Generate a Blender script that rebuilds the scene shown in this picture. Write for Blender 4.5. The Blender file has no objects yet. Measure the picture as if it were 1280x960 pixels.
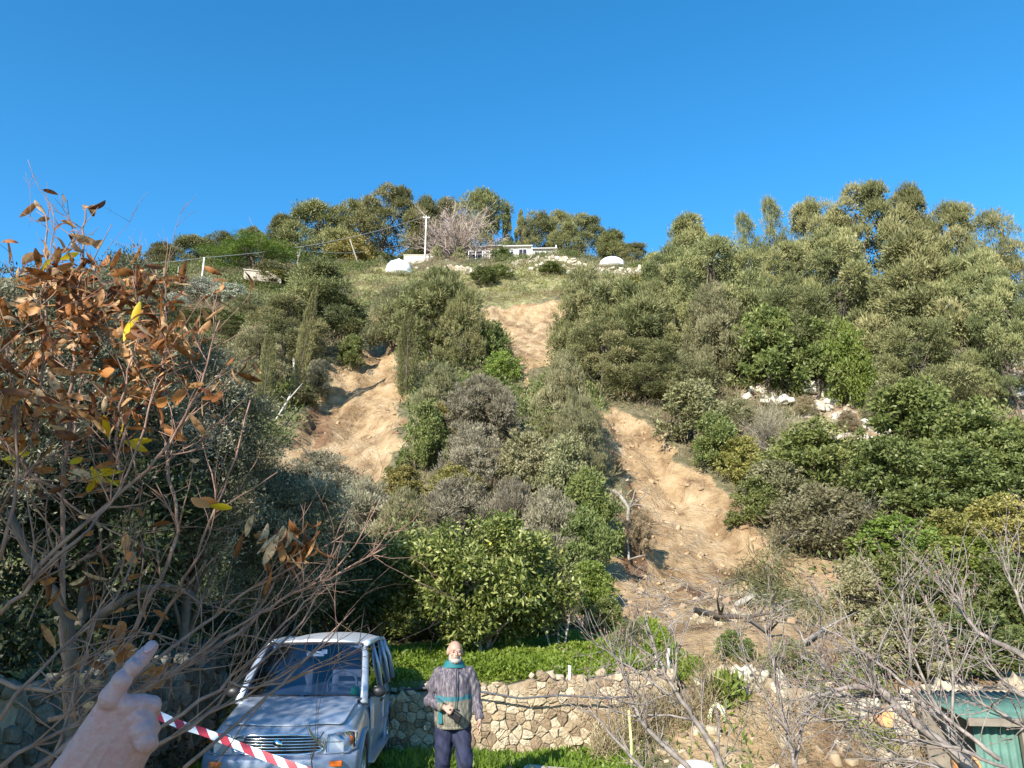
import bpy, math, random
import numpy as np
from mathutils import Vector, Matrix

R = math.radians
SC = bpy.context.scene
COL = SC.collection
rng = np.random.default_rng(7)
random.seed(7)

# ------------------------------------------------------------------ camera
CAM = np.array([0.0, 0.0, 2.15])
PITCH = R(15.5)
FPX = 960.0
cd = bpy.data.cameras.new('camera')
cam = bpy.data.objects.new('camera', cd)
COL.objects.link(cam)
cam.location = CAM
cam.rotation_euler = (math.pi / 2 + PITCH, 0, 0)
cd.sensor_width = 36
cd.lens = 36 * FPX / 1280
cd.clip_start = 0.05
cd.clip_end = 6000
SC.camera = cam

# ------------------------------------------------------------------ sky, sun, exposure
SUN_DIR = np.array([0.40, 0.78, -0.47])          # the way the light travels
SUN_DIR /= np.linalg.norm(SUN_DIR)
ELEV = math.asin(-SUN_DIR[2])
world = bpy.data.worlds.new('World')
SC.world = world
world.use_nodes = True
wn = world.node_tree
wn.nodes.clear()
sky = wn.nodes.new('ShaderNodeTexSky')
sky.sky_type = 'NISHITA'
sky.sun_disc = False
sky.sun_elevation = ELEV
sky.sun_rotation = math.atan2(-SUN_DIR[0], -SUN_DIR[1])
sky.altitude = 900
sky.air_density = 1.0
sky.dust_density = 0.1
sky.ozone_density = 3.0
bg = wn.nodes.new('ShaderNodeBackground')
bg.inputs[1].default_value = 0.15
wo = wn.nodes.new('ShaderNodeOutputWorld')
hs = wn.nodes.new('ShaderNodeHueSaturation')
hs.inputs['Hue'].default_value = 0.492
hs.inputs['Saturation'].default_value = 1.30
wn.links.new(sky.outputs[0], hs.inputs['Color'])
wn.links.new(hs.outputs[0], bg.inputs[0])
wn.links.new(bg.outputs[0], wo.inputs[0])
sl = bpy.data.lights.new('sun', 'SUN')
sl.energy = 5.0
sl.angle = R(0.5)
sl.color = (1.0, 0.94, 0.84)
so = bpy.data.objects.new('sun', sl)
COL.objects.link(so)
so.rotation_euler = Vector(SUN_DIR).to_track_quat('-Z', 'Y').to_euler()
SC.view_settings.view_transform = 'Standard'
SC.view_settings.look = 'None'
SC.view_settings.exposure = 0.98
SC.view_settings.gamma = 1
SC.cycles.max_bounces = 6
SC.cycles.transparent_max_bounces = 8

# ------------------------------------------------------------------ pixel rays
def ray(px, py):
    a = (px - 640) / FPX
    b = -(py - 480) / FPX
    return np.array([a, math.cos(PITCH) - b * math.sin(PITCH), math.sin(PITCH) + b * math.cos(PITCH)])

def at(px, py, Y):
    d = ray(px, py)
    return CAM + d * (Y / d[1])

def depth(p):
    return (p[1] - CAM[1]) * math.cos(PITCH) + (p[2] - CAM[2]) * math.sin(PITCH)

# ------------------------------------------------------------------ noise
_lat = np.random.default_rng(3).random((256, 256))
def vnoise(x, y):
    xi = np.floor(x).astype(int); yi = np.floor(y).astype(int)
    fx = x - xi; fy = y - yi
    fx = fx * fx * (3 - 2 * fx); fy = fy * fy * (3 - 2 * fy)
    a = _lat[xi & 255, yi & 255]; b = _lat[(xi + 1) & 255, yi & 255]
    c = _lat[xi & 255, (yi + 1) & 255]; d = _lat[(xi + 1) & 255, (yi + 1) & 255]
    return (a * (1 - fx) + b * fx) * (1 - fy) + (c * (1 - fx) + d * fx) * fy - 0.5
def fbm(x, y, o=4):
    s = 0; a = 1.0
    for i in range(o):
        s = s + a * vnoise(x * 2 ** i + 17.3 * i, y * 2 ** i - 9.1 * i); a *= 0.5
    return s

# ------------------------------------------------------------------ terrain height
PY = [-400, -60, -3, 0, 1.5, 3.5, 11.95, 12.35, 17.5, 20, 24, 30, 40, 60, 80, 95, 104, 112, 125, 170, 400, 2500]
PZ = [-40, -3, 0.4, 0.4, 0.2, 0, 0, 0.92, 1.0, 1.7, 3.9, 7.6, 13, 24.5, 37, 45.6, 49.5, 51.0, 51.5, 48, -20, -60]
CX = [-2500, -400, -140, -90, -66, -52, -30, 8, 17, 24, 34, 60, 120, 400, 2500]
CZ = [-60, -20, 8, 20, 34, 42, 47.5, 54, 51, 42, 31, 24, 14, -20, -60]
def sstep(a, b, x):
    t = np.clip((x - a) / (b - a), 0, 1)
    return t * t * (3 - 2 * t)
def H0(x, y):
    x = np.asarray(x, float); y = np.asarray(y, float)
    yy = y + 0.0
    p = np.interp(yy, PY, PZ)
    c = np.interp(x, CX, CZ)
    k = 3.0
    h = -k * np.log(np.exp(-np.clip(p, -80, 80) / k) + np.exp(-np.clip(c, -80, 80) / k))
    h = np.where(p < c - 15, p, h)
    m = sstep(18, 30, y)
    h = h + m * (2.6 * fbm(x / 16, y / 16, 3) + 0.5 * fbm(x / 3.1 + 5, y / 3.1, 3))
    # terraces near the hilltop
    t = sstep(72, 80, y) * (1 - sstep(108, 116, y))
    h = h + t * 0.5 * np.sin(y * 2 * math.pi / 5.5)
    # the bank on the left behind the car
    l = sstep(-4.45, -4.75, x) * sstep(5, 6, y) * (1 - sstep(15, 22, y))
    l = np.where(y > 12.2, l * 0.5, l)
    h = h + l * 1.45
    return h

def hit(px, py, f=None, y0=4.0):
    f = f or H0
    d = ray(px, py)
    Y = np.arange(y0, 200, 0.1)
    P = CAM[:, None] + d[:, None] * (Y / d[1])
    below = P[2] < f(P[0], P[1])
    i = int(np.argmax(below)) if below.any() else len(Y) - 1
    return P[:, i]

def poly_world(pts):
    return np.array([hit(a, b)[:2] for a, b in pts])

def sdist(poly, x, y):
    """signed distance to a polygon, positive inside"""
    d = np.full(x.shape, 1e9); inside = np.zeros(x.shape, bool)
    n = len(poly)
    for i in range(n):
        ax, ay = poly[i]; bx, by = poly[(i + 1) % n]
        ex, ey = bx - ax, by - ay
        t = np.clip(((x - ax) * ex + (y - ay) * ey) / (ex * ex + ey * ey + 1e-9), 0, 1)
        d = np.minimum(d, np.hypot(x - ax - t * ex, y - ay - t * ey))
        c = ((ay > y) != (by > y)) & (x < (bx - ax) * (y - ay) / (by - ay + 1e-12) + ax)
        inside ^= c
    return np.where(inside, d, -d)

SCARS = [
    [(340, 575), (362, 530), (385, 500), (410, 470), (432, 440), (448, 412), (462, 385), (495, 392), (500, 440), (500, 520), (503, 570), (478, 612), (430, 604), (395, 592), (360, 585)],
    [(596, 388), (620, 382), (650, 380), (680, 377), (706, 376), (714, 400), (708, 440), (688, 456), (668, 470), (672, 505), (655, 500), (646, 460), (625, 432), (603, 408)],
    [(738, 516), (765, 510), (800, 520), (832, 556), (872, 592), (926, 630), (966, 668), (990, 700), (1010, 704), (1040, 712), (1048, 755), (1015, 790), (985, 830), (900, 822), (830, 812), (768, 796), (774, 720), (778, 650), (766, 590)],
]
ROCKS = [[(925, 445), (1000, 440), (1100, 455), (1120, 500), (1115, 560), (1040, 560), (985, 500), (930, 500)],
         [(1225, 450), (1300, 440), (1300, 540), (1240, 530)]]
TOPGRASS = [[(440, 340), (560, 336), (700, 332), (830, 338), (815, 352), (720, 372), (640, 386), (590, 380), (520, 360), (450, 380)]]
DAMP = [[(764, 560), (785, 590), (800, 622), (806, 660), (803, 720), (800, 765), (782, 765), (776, 700), (774, 640), (760, 590)], [(398, 505), (412, 498), (414, 520), (402, 535)], [(850, 730), (900, 735), (960, 770), (940, 785), (870, 760)]]
SCW = [poly_world(p) for p in SCARS]
DPW = [poly_world(p) for p in DAMP]
RKW = [poly_world(p) for p in ROCKS]
TGW = [poly_world(p) for p in TOPGRASS]

def zones(x, y):
    wob = 1.1 * fbm(x / 2.2, y / 2.2, 3) + 0.7 * fbm(x / 0.7 + 9, y / 0.9, 3)
    s = np.full(x.shape, -1e9)
    for p in SCW: s = np.maximum(s, sdist(p, x, y))
    r = np.full(x.shape, -1e9)
    for p in RKW: r = np.maximum(r, sdist(p, x, y))
    g = np.full(x.shape, -1e9)
    for p in TGW: g = np.maximum(g, sdist(p, x, y))
    return s + wob, r + wob * 2, g + wob * 2

def H(x, y):
    x = np.asarray(x, float); y = np.asarray(y, float)
    h = H0(x, y)
    s, r, g = zones(x, y)
    m = sstep(0.0, 1.3, s)
    h = h - m * (0.9 + 0.5 * fbm(x / 1.3, y / 4.5, 4)) * sstep(17, 26, y) - m * (0.34 * fbm(x / 0.7 + 40, y / 1.6, 4)) - m * 0.16 * np.abs(fbm(x / 0.45, y / 3.0 + 7, 3))
    # earth slumped over the wall
    d = np.exp(-((x - 4.6) / 2.6) ** 2) * sstep(12.3, 15, y) * (1 - sstep(19, 24, y))
    h = h + d * 0.75
    # earth washed down over the front of the wall
    f = np.exp(-((x - 3.3) / 1.5) ** 4) * sstep(10.3, 11.95, y) * (y < 12.15)
    h = np.where(f > 0, np.maximum(h, f * (0.82 + 0.25 * fbm(x / 0.5, y / 0.5, 3))), h)
    return h

def Hs(x, y):
    return float(H(np.array([x]), np.array([y]))[0])

# ------------------------------------------------------------------ mesh helpers
def mesh_np(name, V, Q, vals=None, smooth=False):
    """V (n,3), Q (m,4) quads or (m,3) tris; vals: per-face float"""
    me = bpy.data.meshes.new(name)
    V = np.asarray(V, np.float32); Q = np.asarray(Q, np.int32)
    k = Q.shape[1]
    me.vertices.add(len(V)); me.vertices.foreach_set('co', V.ravel())
    me.loops.add(Q.size); me.loops.foreach_set('vertex_index', Q.ravel())
    me.polygons.add(len(Q))
    me.polygons.foreach_set('loop_start', np.arange(0, Q.size, k, dtype=np.int32))
    me.polygons.foreach_set('loop_total', np.full(len(Q), k, np.int32))
    if smooth: me.polygons.foreach_set('use_smooth', np.ones(len(Q), bool))
    me.update(calc_edges=True)
    if vals is not None:
        a = me.attributes.new('v', 'FLOAT', 'FACE')
        a.data.foreach_set('value', np.asarray(vals, np.float32))
    return me

class MB:
    """collects pieces into one mesh"""
    def __init__(s): s.V = []; s.F = []; s.M = []; s.n = 0; s.S = []
    def add(s, V, F, mi=0, smooth=True):
        V = np.asarray(V, float)
        s.V.append(V)
        for f in F: s.F.append(tuple(int(i) + s.n for i in f)); s.M.append(mi); s.S.append(smooth)
        s.n += len(V)
        return s
    def box(s, c, d, mi=0, rz=0, M=None):
        x, y, z = [q / 2 for q in d]
        V = np.array([(a * x, b * y, e * z) for a in (-1, 1) for b in (-1, 1) for e in (-1, 1)])
        if rz:
            ca, sa = math.cos(rz), math.sin(rz)
            V = np.stack([V[:, 0] * ca - V[:, 1] * sa, V[:, 0] * sa + V[:, 1] * ca, V[:, 2]], 1)
        if M is not None: V = V @ np.array(M).T
        s.add(V + np.array(c), [(0, 1, 3, 2), (4, 6, 7, 5), (0, 4, 5, 1), (2, 3, 7, 6), (0, 2, 6, 4), (1, 5, 7, 3)], mi, False)
        return s
    def tube(s, path, rad, k=6, mi=0, cap=True, ell=None, up=None):
        P = np.asarray(path, float); n = len(P)
        if np.isscalar(rad): rad = [rad] * n
        T = np.gradient(P, axis=0); T /= np.linalg.norm(T, axis=1)[:, None] + 1e-12
        u = np.array(up if up is not None else (0.31, 0.23, 0.92), float)
        ang = np.arange(k) * 2 * math.pi / k
        V = []
        for i in range(n):
            a = np.cross(T[i], u)
            if np.linalg.norm(a) < 1e-3: a = np.cross(T[i], (1, 0, 0.1))
            a /= np.linalg.norm(a); b = np.cross(T[i], a)
            if i == 0: pass
            ea, eb = (ell if ell is not None else (1, 1))
            V.append(P[i] + rad[i] * (ea * np.cos(ang)[:, None] * a + eb * np.sin(ang)[:, None] * b))
        V = np.concatenate(V)
        F = [(i * k + j, i * k + (j + 1) % k, (i + 1) * k + (j + 1) % k, (i + 1) * k + j) for i in range(n - 1) for j in range(k)]
        if cap: F += [tuple(range(k))[::-1], tuple((n - 1) * k + j for j in range(k))]
        s.add(V, F, mi); return s
    def loft(s, rings, mi=0, cap=True, closed=True):
        k = len(rings[0]); n = len(rings)
        V = np.concatenate([np.asarray(r, float) for r in rings])
        kk = k if closed else k - 1
        F = [(i * k + j, i * k + (j + 1) % k, (i + 1) * k + (j + 1) % k, (i + 1) * k + j) for i in range(n - 1) for j in range(kk)]
        if cap and closed: F += [tuple(range(k))[::-1], tuple((n - 1) * k + j for j in range(k))]
        s.add(V, F, mi); return s
    def ball(s, c, r, k=10, mi=0, jit=0, M=None):
        r = np.array([r] * 3 if np.isscalar(r) else r, float)
        V = []; m = max(4, k // 2 + 1)
        for i in range(m + 1):
            th = math.pi * i / m
            for j in range(k):
                ph = 2 * math.pi * j / k
                V.append((math.sin(th) * math.cos(ph), math.sin(th) * math.sin(ph), math.cos(th)))
        V = np.array(V)
        if jit: V = V * (1 + jit * (rng.random((len(V), 1)) - 0.5))
        V = V * r
        if M is not None: V = V @ np.array(M).T
        F = [(i * k + j, (i + 1) * k + j, (i + 1) * k + (j + 1) % k, i * k + (j + 1) % k) for i in range(m) for j in range(k)]
        s.add(V + np.array(c), F, mi); return s
    def mesh(s, name, weld=False):
        me = bpy.data.meshes.new(name)
        V = np.concatenate(s.V)
        me.from_pydata(V.tolist(), [], s.F)
        me.polygons.foreach_set('material_index', s.M)
        me.polygons.foreach_set('use_smooth', s.S)
        me.update()
        return me
    def build(s, name, mat, parent=None, loc=None, bevel=0, sub=0, parent_inv=False):
        o = bpy.data.objects.new(name, s.mesh(name)); COL.objects.link(o)
        for m in (mat if isinstance(mat, (list, tuple)) else [mat]): o.data.materials.append(m)
        if parent is not None: o.parent = parent
        if loc is not None: o.location = loc
        if bevel:
            b = o.modifiers.new('bevel', 'BEVEL'); b.width = bevel; b.segments = 2; b.limit_method = 'ANGLE'; b.angle_limit = R(40)
        if sub:
            b = o.modifiers.new('sub', 'SUBSURF'); b.levels = sub; b.render_levels = sub
        return o

def tag(o, label=None, cat=None, group=None, kind=None):
    if label: o['label'] = label
    if cat: o['category'] = cat
    if group: o['group'] = group
    if kind: o['kind'] = kind
    return o
def empty(name, loc=(0, 0, 0), rz=0):
    o = bpy.data.objects.new(name, None); COL.objects.link(o)
    o.location = loc; o.rotation_euler = (0, 0, rz); o.empty_display_size = 0.2
    return o
def link(name, me, mats, parent=None):
    o = bpy.data.objects.new(name, me); COL.objects.link(o)
    if not len(me.materials):
        for m in (mats if isinstance(mats, (list, tuple)) else [mats]): me.materials.append(m)
    if parent is not None: o.parent = parent
    return o

# ------------------------------------------------------------------ materials
def newmat(name):
    m = bpy.data.materials.new(name); m.use_nodes = True
    nt = m.node_tree; b = nt.nodes['Principled BSDF']
    return m, nt, b
def N(nt, t, **kw):
    n = nt.nodes.new(t)
    for k, v in kw.items(): setattr(n, k, v)
    return n
def ramp(nt, fac, stops):
    r = N(nt, 'ShaderNodeValToRGB')
    e = r.color_ramp.elements
    while len(e) < len(stops): e.new(0.5)
    for i, (p, c) in enumerate(stops):
        e[i].position = p; e[i].color = (*c, 1)
    nt.links.new(fac, r.inputs[0]); return r
def plain(name, col, rough=0.6, metal=0, spec=0.5, var=0.0, scale=8, bump=0.0, coat=0):
    m, nt, b = newmat(name)
    b.inputs['Roughness'].default_value = rough; b.inputs['Metallic'].default_value = metal
    b.inputs['Specular IOR Level'].default_value = spec
    if coat: b.inputs['Coat Weight'].default_value = coat; b.inputs['Coat Roughness'].default_value = 0.05
    tc = N(nt, 'ShaderNodeTexCoord'); nz = N(nt, 'ShaderNodeTexNoise'); nz.inputs['Scale'].default_value = scale
    nz.inputs['Detail'].default_value = 5
    nt.links.new(tc.outputs['Object'], nz.inputs[0])
    v = max(var, 0.02)
    r = ramp(nt, nz.outputs[0], [(0.3, tuple(c * (1 - v) for c in col)), (0.7, tuple(min(1, c * (1 + v)) for c in col))])
    nt.links.new(r.outputs[0], b.inputs['Base Color'])
    if bump:
        bp = N(nt, 'ShaderNodeBump'); bp.inputs['Strength'].default_value = bump; bp.inputs['Distance'].default_value = 0.02
        nt.links.new(nz.outputs[0], bp.inputs['Height']); nt.links.new(bp.outputs[0], b.inputs['Normal'])
    return m
def leafmat(name, cols, rough=0.55, trans=0.25, objvar=0.25, spec=0.3, spots=0):
    """cols: list of colours along the per-leaf random value"""
    m, nt, b = newmat(name)
    at_ = N(nt, 'ShaderNodeAttribute'); at_.attribute_name = 'v'
    n = len(cols)
    r = ramp(nt, at_.outputs['Fac'], [(i / max(1, n - 1), c) for i, c in enumerate(cols)])
    oi = N(nt, 'ShaderNodeObjectInfo')
    hs = N(nt, 'ShaderNodeHueSaturation')
    mr = N(nt, 'ShaderNodeMapRange'); mr.inputs[3].default_value = 1 - objvar; mr.inputs[4].default_value = 1 + objvar
    nt.links.new(oi.outputs['Random'], mr.inputs[0]); nt.links.new(mr.outputs[0], hs.inputs['Value'])
    mr2 = N(nt, 'ShaderNodeMapRange'); mr2.inputs[3].default_value = 0.485; mr2.inputs[4].default_value = 0.515
    mm = N(nt, 'ShaderNodeMath', operation='FRACT'); m3 = N(nt, 'ShaderNodeMath', operation='MULTIPLY'); m3.inputs[1].default_value = 7.31
    nt.links.new(oi.outputs['Random'], m3.inputs[0]); nt.links.new(m3.outputs[0], mm.inputs[0]); nt.links.new(mm.outputs[0], mr2.inputs[0])
    nt.links.new(mr2.outputs[0], hs.inputs['Hue'])
    src = r.outputs[0]
    if spots:
        tc = N(nt, 'ShaderNodeTexCoord'); nz = N(nt, 'ShaderNodeTexNoise'); nz.inputs['Scale'].default_value = spots; nz.inputs['Detail'].default_value = 6
        nt.links.new(tc.outputs['Object'], nz.inputs[0])
        sr = ramp(nt, nz.outputs[0], [(0.36, (0.35, 0.30, 0.28)), (0.47, (0.85, 0.85, 0.85)), (0.6, (1.0, 1.0, 1.0)), (0.72, (1.35, 1.3, 1.2))])
        mxx = N(nt, 'ShaderNodeMix', data_type='RGBA', blend_type='MULTIPLY'); mxx.inputs[0].default_value = 1
        nt.links.new(src, mxx.inputs[6]); nt.links.new(sr.outputs[0], mxx.inputs[7]); src = mxx.outputs[2]
    nt.links.new(src, hs.inputs['Color'])
    nt.links.new(hs.outputs[0], b.inputs['Base Color'])
    b.inputs['Roughness'].default_value = rough; b.inputs['Specular IOR Level'].default_value = spec
    tr = N(nt, 'ShaderNodeBsdfTranslucent'); nt.links.new(hs.outputs[0], tr.inputs[0])
    mx = N(nt, 'ShaderNodeMixShader'); mx.inputs[0].default_value = trans
    out = nt.nodes['Material Output']
    nt.links.new(b.outputs[0], mx.inputs[1]); nt.links.new(tr.outputs[0], mx.inputs[2]); nt.links.new(mx.outputs[0], out.inputs[0])
    return m

M = {}
M['pine'] = leafmat('pine_needles', [(0.075, 0.088, 0.034), (0.20, 0.205, 0.078), (0.39, 0.355, 0.16)], 0.6, 0.25)
M['ridge'] = leafmat('ridge_pine_needles', [(0.065, 0.075, 0.028), (0.165, 0.165, 0.058), (0.29, 0.26, 0.11)], 0.6, 0.22)
M['umbrella'] = leafmat('bright_pine_needles', [(0.088, 0.143, 0.022), (0.154, 0.231, 0.039), (0.231, 0.297, 0.066)], 0.6, 0.35)
M['cypress'] = leafmat('cypress_foliage', [(0.088, 0.094, 0.035), (0.163, 0.163, 0.056), (0.237, 0.213, 0.088)], 0.7, 0.3)
M['green'] = leafmat('broad_green_leaves', [(0.052, 0.072, 0.019), (0.124, 0.150, 0.039), (0.234, 0.247, 0.085)], 0.5, 0.22)
M['lush'] = leafmat('fresh_green_leaves', [(0.084, 0.120, 0.019), (0.162, 0.210, 0.036), (0.264, 0.288, 0.072)], 0.5, 0.22)
M['yellowgreen'] = leafmat('yellow_green_leaves', [(0.108, 0.114, 0.026), (0.228, 0.204, 0.054), (0.372, 0.312, 0.108)], 0.5, 0.22)
M['greygreen'] = leafmat('grey_green_leaves', [(0.099, 0.098, 0.044), (0.199, 0.188, 0.088), (0.345, 0.312, 0.171)], 0.55, 0.22)
M['olive'] = leafmat('olive_leaves', [(0.045, 0.05, 0.024), (0.115, 0.115, 0.06), (0.42, 0.40, 0.28)], 0.4, 0.2)
M['silver'] = leafmat('silver_grey_twigs', [(0.128, 0.110, 0.068), (0.245, 0.215, 0.140), (0.443, 0.391, 0.271)], 0.6, 0.22)
M['dry'] = leafmat('dry_scrub', [(0.130, 0.095, 0.050), (0.250, 0.190, 0.110), (0.420, 0.340, 0.210)], 0.7, 0.25)
M['pinkgrey'] = leafmat('bare_pinkish_twigs', [(0.231, 0.168, 0.137), (0.357, 0.273, 0.231), (0.504, 0.399, 0.347)], 0.7, 0.1)
M['citrus'] = leafmat('citrus_leaves', [(0.05, 0.07, 0.014), (0.15, 0.17, 0.034), (0.38, 0.37, 0.13)], 0.34, 0.28, 0.05)
M['darkolive'] = leafmat('shade_darkened_leaves', [(0.02, 0.03, 0.012), (0.04, 0.055, 0.02), (0.08, 0.09, 0.035)], 0.45, 0.25)  # greens lowered so the lower left shade is in the leaf colour
M['white'] = leafmat('pale_fleshy_leaves', [(0.20, 0.22, 0.16), (0.38, 0.40, 0.30), (0.62, 0.62, 0.50)], 0.5, 0.1)
M['lawn'] = leafmat('clover_leaves', [(0.08, 0.15, 0.012), (0.17, 0.25, 0.03), (0.29, 0.36, 0.07)], 0.45, 0.45, 0.0)
M['brown'] = leafmat('dry_chestnut_leaves', [(0.09, 0.028, 0.012), (0.24, 0.08, 0.025), (0.40, 0.15, 0.05), (0.50, 0.25, 0.11), (0.62, 0.44, 0.27)], 0.55, 0.3, 0.0, spots=55)
M['yellow'] = leafmat('yellow_leaves', [(0.50, 0.30, 0.01), (0.80, 0.58, 0.03)], 0.5, 0.3, 0.0)
M['orange'] = leafmat('orange_dry_leaves', [(0.40, 0.16, 0.03), (0.60, 0.30, 0.10)], 0.5, 0.4, 0.0)
M['bark'] = plain('grey_brown_bark', (0.095, 0.075, 0.058), 0.9, var=0.35, scale=14, bump=0.5)
M['palebark'] = plain('pale_grey_bark', (0.30, 0.265, 0.22), 0.85, var=0.35, scale=20, bump=0.4)
M['redtwig'] = plain('reddish_brown_twig_bark', (0.23, 0.135, 0.095), 0.75, var=0.5, scale=18)
M['greytwig'] = plain('grey_twig_bark', (0.22, 0.185, 0.16), 0.75, var=0.5, scale=25)
M['whitewood'] = plain('weathered_white_wood', (0.5, 0.46, 0.40), 0.9, var=0.2, scale=10)
# ------------------------------------------------------------------ ground
def axis(parts):
    a = []
    for lo, hi, st in parts: a += list(np.arange(lo, hi, st))
    return np.array(a + [parts[-1][1]])
gx = axis([(-2500, -300, 200), (-300, -90, 15), (-90, -40, 1.2), (-40, -12, 0.5), (-12, 14, 0.2), (14, 34, 0.4), (34, 80, 1.5), (80, 300, 15), (300, 2500, 200)])
gy = axis([(-400, -60, 40), (-60, -6, 4), (-6, 11.2, 0.3), (11.2, 13, 0.1), (13, 62, 0.22), (62, 116, 0.45), (116, 170, 3), (170, 400, 20), (400, 2500, 200)])
X, Y = np.meshgrid(gx, gy)
Z = H(X, Y)
nx, ny = len(gx), len(gy)
idx = np.arange(nx * ny).reshape(ny, nx)
Q = np.stack([idx[:-1, :-1], idx[:-1, 1:], idx[1:, 1:], idx[1:, :-1]], -1).reshape(-1, 4)
me = mesh_np('hillside_ground', np.stack([X.ravel(), Y.ravel(), Z.ravel()], 1), Q, smooth=True)
s, r, g = zones(X, Y)
yard = (1 - sstep(11.8, 12.4, Y))
path = sstep(1.6, 2.6, X - 0.0) * yard
lawn = (sstep(11.9, 12.4, Y) * (1 - sstep(16.5, 18.5, Y)) * (1 - sstep(2.0, 3.4, X)) + yard * (1 - sstep(1.0, 2.4, X))) * sstep(-6, -4, X)
cc = np.zeros((nx * ny, 4), np.float32)
bot = sstep(10, 10.6, Y) * (1 - sstep(21, 27, Y)) * sstep(1.7, 2.6, X) * (1 - sstep(9, 12, X))
cc[:, 0] = np.clip(np.maximum(np.maximum(sstep(-0.1, 0.35, s), path * 0.9), bot), 0, 1).ravel()
cc[:, 1] = sstep(-0.5, 1.5, r).ravel()
cc[:, 2] = np.clip(np.maximum(sstep(-1, 1, g) * 0.6, lawn), 0, 1).ravel()
dm = np.full(X.shape, -1e9)
for p_ in DPW: dm = np.maximum(dm, sdist(p_, X, Y))
cc[:, 3] = sstep(-0.5, 0.5, dm + 0.9 * fbm(X / 0.9, Y / 1.8, 3)).ravel()
ca = me.color_attributes.new('zone', 'FLOAT_COLOR', 'POINT')
ca.data.foreach_set('color', cc.ravel())

m, nt, b = newmat('hillside_earth_and_grass')
tc = N(nt, 'ShaderNodeTexCoord')
def noise(scale, det=6, rough=0.6, stretch=None):
    n = N(nt, 'ShaderNodeTexNoise'); n.inputs['Scale'].default_value = scale; n.inputs['Detail'].default_value = det
    n.inputs['Roughness'].default_value = rough
    if stretch:
        mp = N(nt, 'ShaderNodeMapping'); mp.inputs['Scale'].default_value = stretch
        nt.links.new(tc.outputs['Object'], mp.inputs[0]); nt.links.new(mp.outputs[0], n.inputs[0])
    else: nt.links.new(tc.outputs['Object'], n.inputs[0])
    return n
za = N(nt, 'ShaderNodeVertexColor'); za.layer_name = 'zone'
sp = N(nt, 'ShaderNodeSeparateColor'); nt.links.new(za.outputs[0], sp.inputs[0])
n1 = noise(0.35, 8); n2 = noise(2.2, 8, 0.65); n3 = noise(1.2, 8, 0.7, (1, 0.35, 1)); n4 = noise(9, 5)
scrub = ramp(nt, n2.outputs[0], [(0.3, (0.07, 0.07, 0.03)), (0.5, (0.16, 0.14, 0.075)), (0.7, (0.29, 0.24, 0.15))])
soil = ramp(nt, n3.outputs[0], [(0.30, (0.17, 0.10, 0.055)), (0.40, (0.31, 0.205, 0.11)), (0.50, (0.40, 0.275, 0.15)), (0.60, (0.465, 0.335, 0.195)), (0.75, (0.53, 0.405, 0.26))])
rock = ramp(nt, n2.outputs[0], [(0.35, (0.26, 0.15, 0.09)), (0.5, (0.34, 0.26, 0.17)), (0.6, (0.44, 0.39, 0.31))])
grass = ramp(nt, n2.outputs[0], [(0.3, (0.10, 0.12, 0.03)), (0.5, (0.24, 0.23, 0.09)), (0.66, (0.42, 0.36, 0.22))])
def mix(f, a, c):
    x = N(nt, 'ShaderNodeMix', data_type='RGBA')
    nt.links.new(f, x.inputs[0]); nt.links.new(a, x.inputs[6]); nt.links.new(c, x.inputs[7]); return x.outputs[2]
def fuzz(ch, n, k=0.8):
    a = N(nt, 'ShaderNodeMath', operation='ADD'); nt.links.new(ch, a.inputs[0]); nt.links.new(n.outputs[0], a.inputs[1])
    r_ = N(nt, 'ShaderNodeMapRange'); r_.inputs[1].default_value = 0.88; r_.inputs[2].default_value = 1.12
    nt.links.new(a.outputs[0], r_.inputs[0]); return r_.outputs[0]
c = mix(fuzz(sp.outputs[1], n2), scrub.outputs[0], rock.outputs[0])
c = mix(fuzz(sp.outputs[2], n4), c, grass.outputs[0])
wet = ramp(nt, n3.outputs[0], [(0.3, (0.10, 0.055, 0.03)), (0.5, (0.19, 0.11, 0.06)), (0.7, (0.30, 0.19, 0.11))])
n5 = noise(0.55, 9, 0.72, (1, 0.4, 1))
big = ramp(nt, n5.outputs[0], [(0.40, (0.62, 0.58, 0.55)), (0.50, (0.95, 0.95, 0.95)), (0.62, (1.06, 1.08, 1.12))])
sm = N(nt, 'ShaderNodeMix', data_type='RGBA', blend_type='MULTIPLY'); sm.inputs[0].default_value = 1
nt.links.new(soil.outputs[0], sm.inputs[6]); nt.links.new(big.outputs[0], sm.inputs[7])
c = mix(fuzz(sp.outputs[0], n4), c, mix(fuzz(za.outputs['Alpha'], n2), sm.outputs[2], wet.outputs[0]))
nt.links.new(c, b.inputs['Base Color']); b.inputs['Roughness'].default_value = 0.95; b.inputs['Specular IOR Level'].default_value = 0.15
bp = N(nt, 'ShaderNodeBump'); bp.inputs['Strength'].default_value = 0.9; bp.inputs['Distance'].default_value = 0.35
ad = N(nt, 'ShaderNodeMath', operation='ADD'); nt.links.new(n2.outputs[0], ad.inputs[0])
mu = N(nt, 'ShaderNodeMath', operation='MULTIPLY'); mu.inputs[1].default_value = 0.25
nt.links.new(n4.outputs[0], mu.inputs[0]); nt.links.new(mu.outputs[0], ad.inputs[1])
nt.links.new(ad.outputs[0], bp.inputs['Height']); nt.links.new(bp.outputs[0], b.inputs['Normal'])
M['ground'] = m
me.materials.append(m)
ground = bpy.data.objects.new('hillside_ground', me); COL.objects.link(ground)
ground['kind'] = 'structure'
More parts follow.
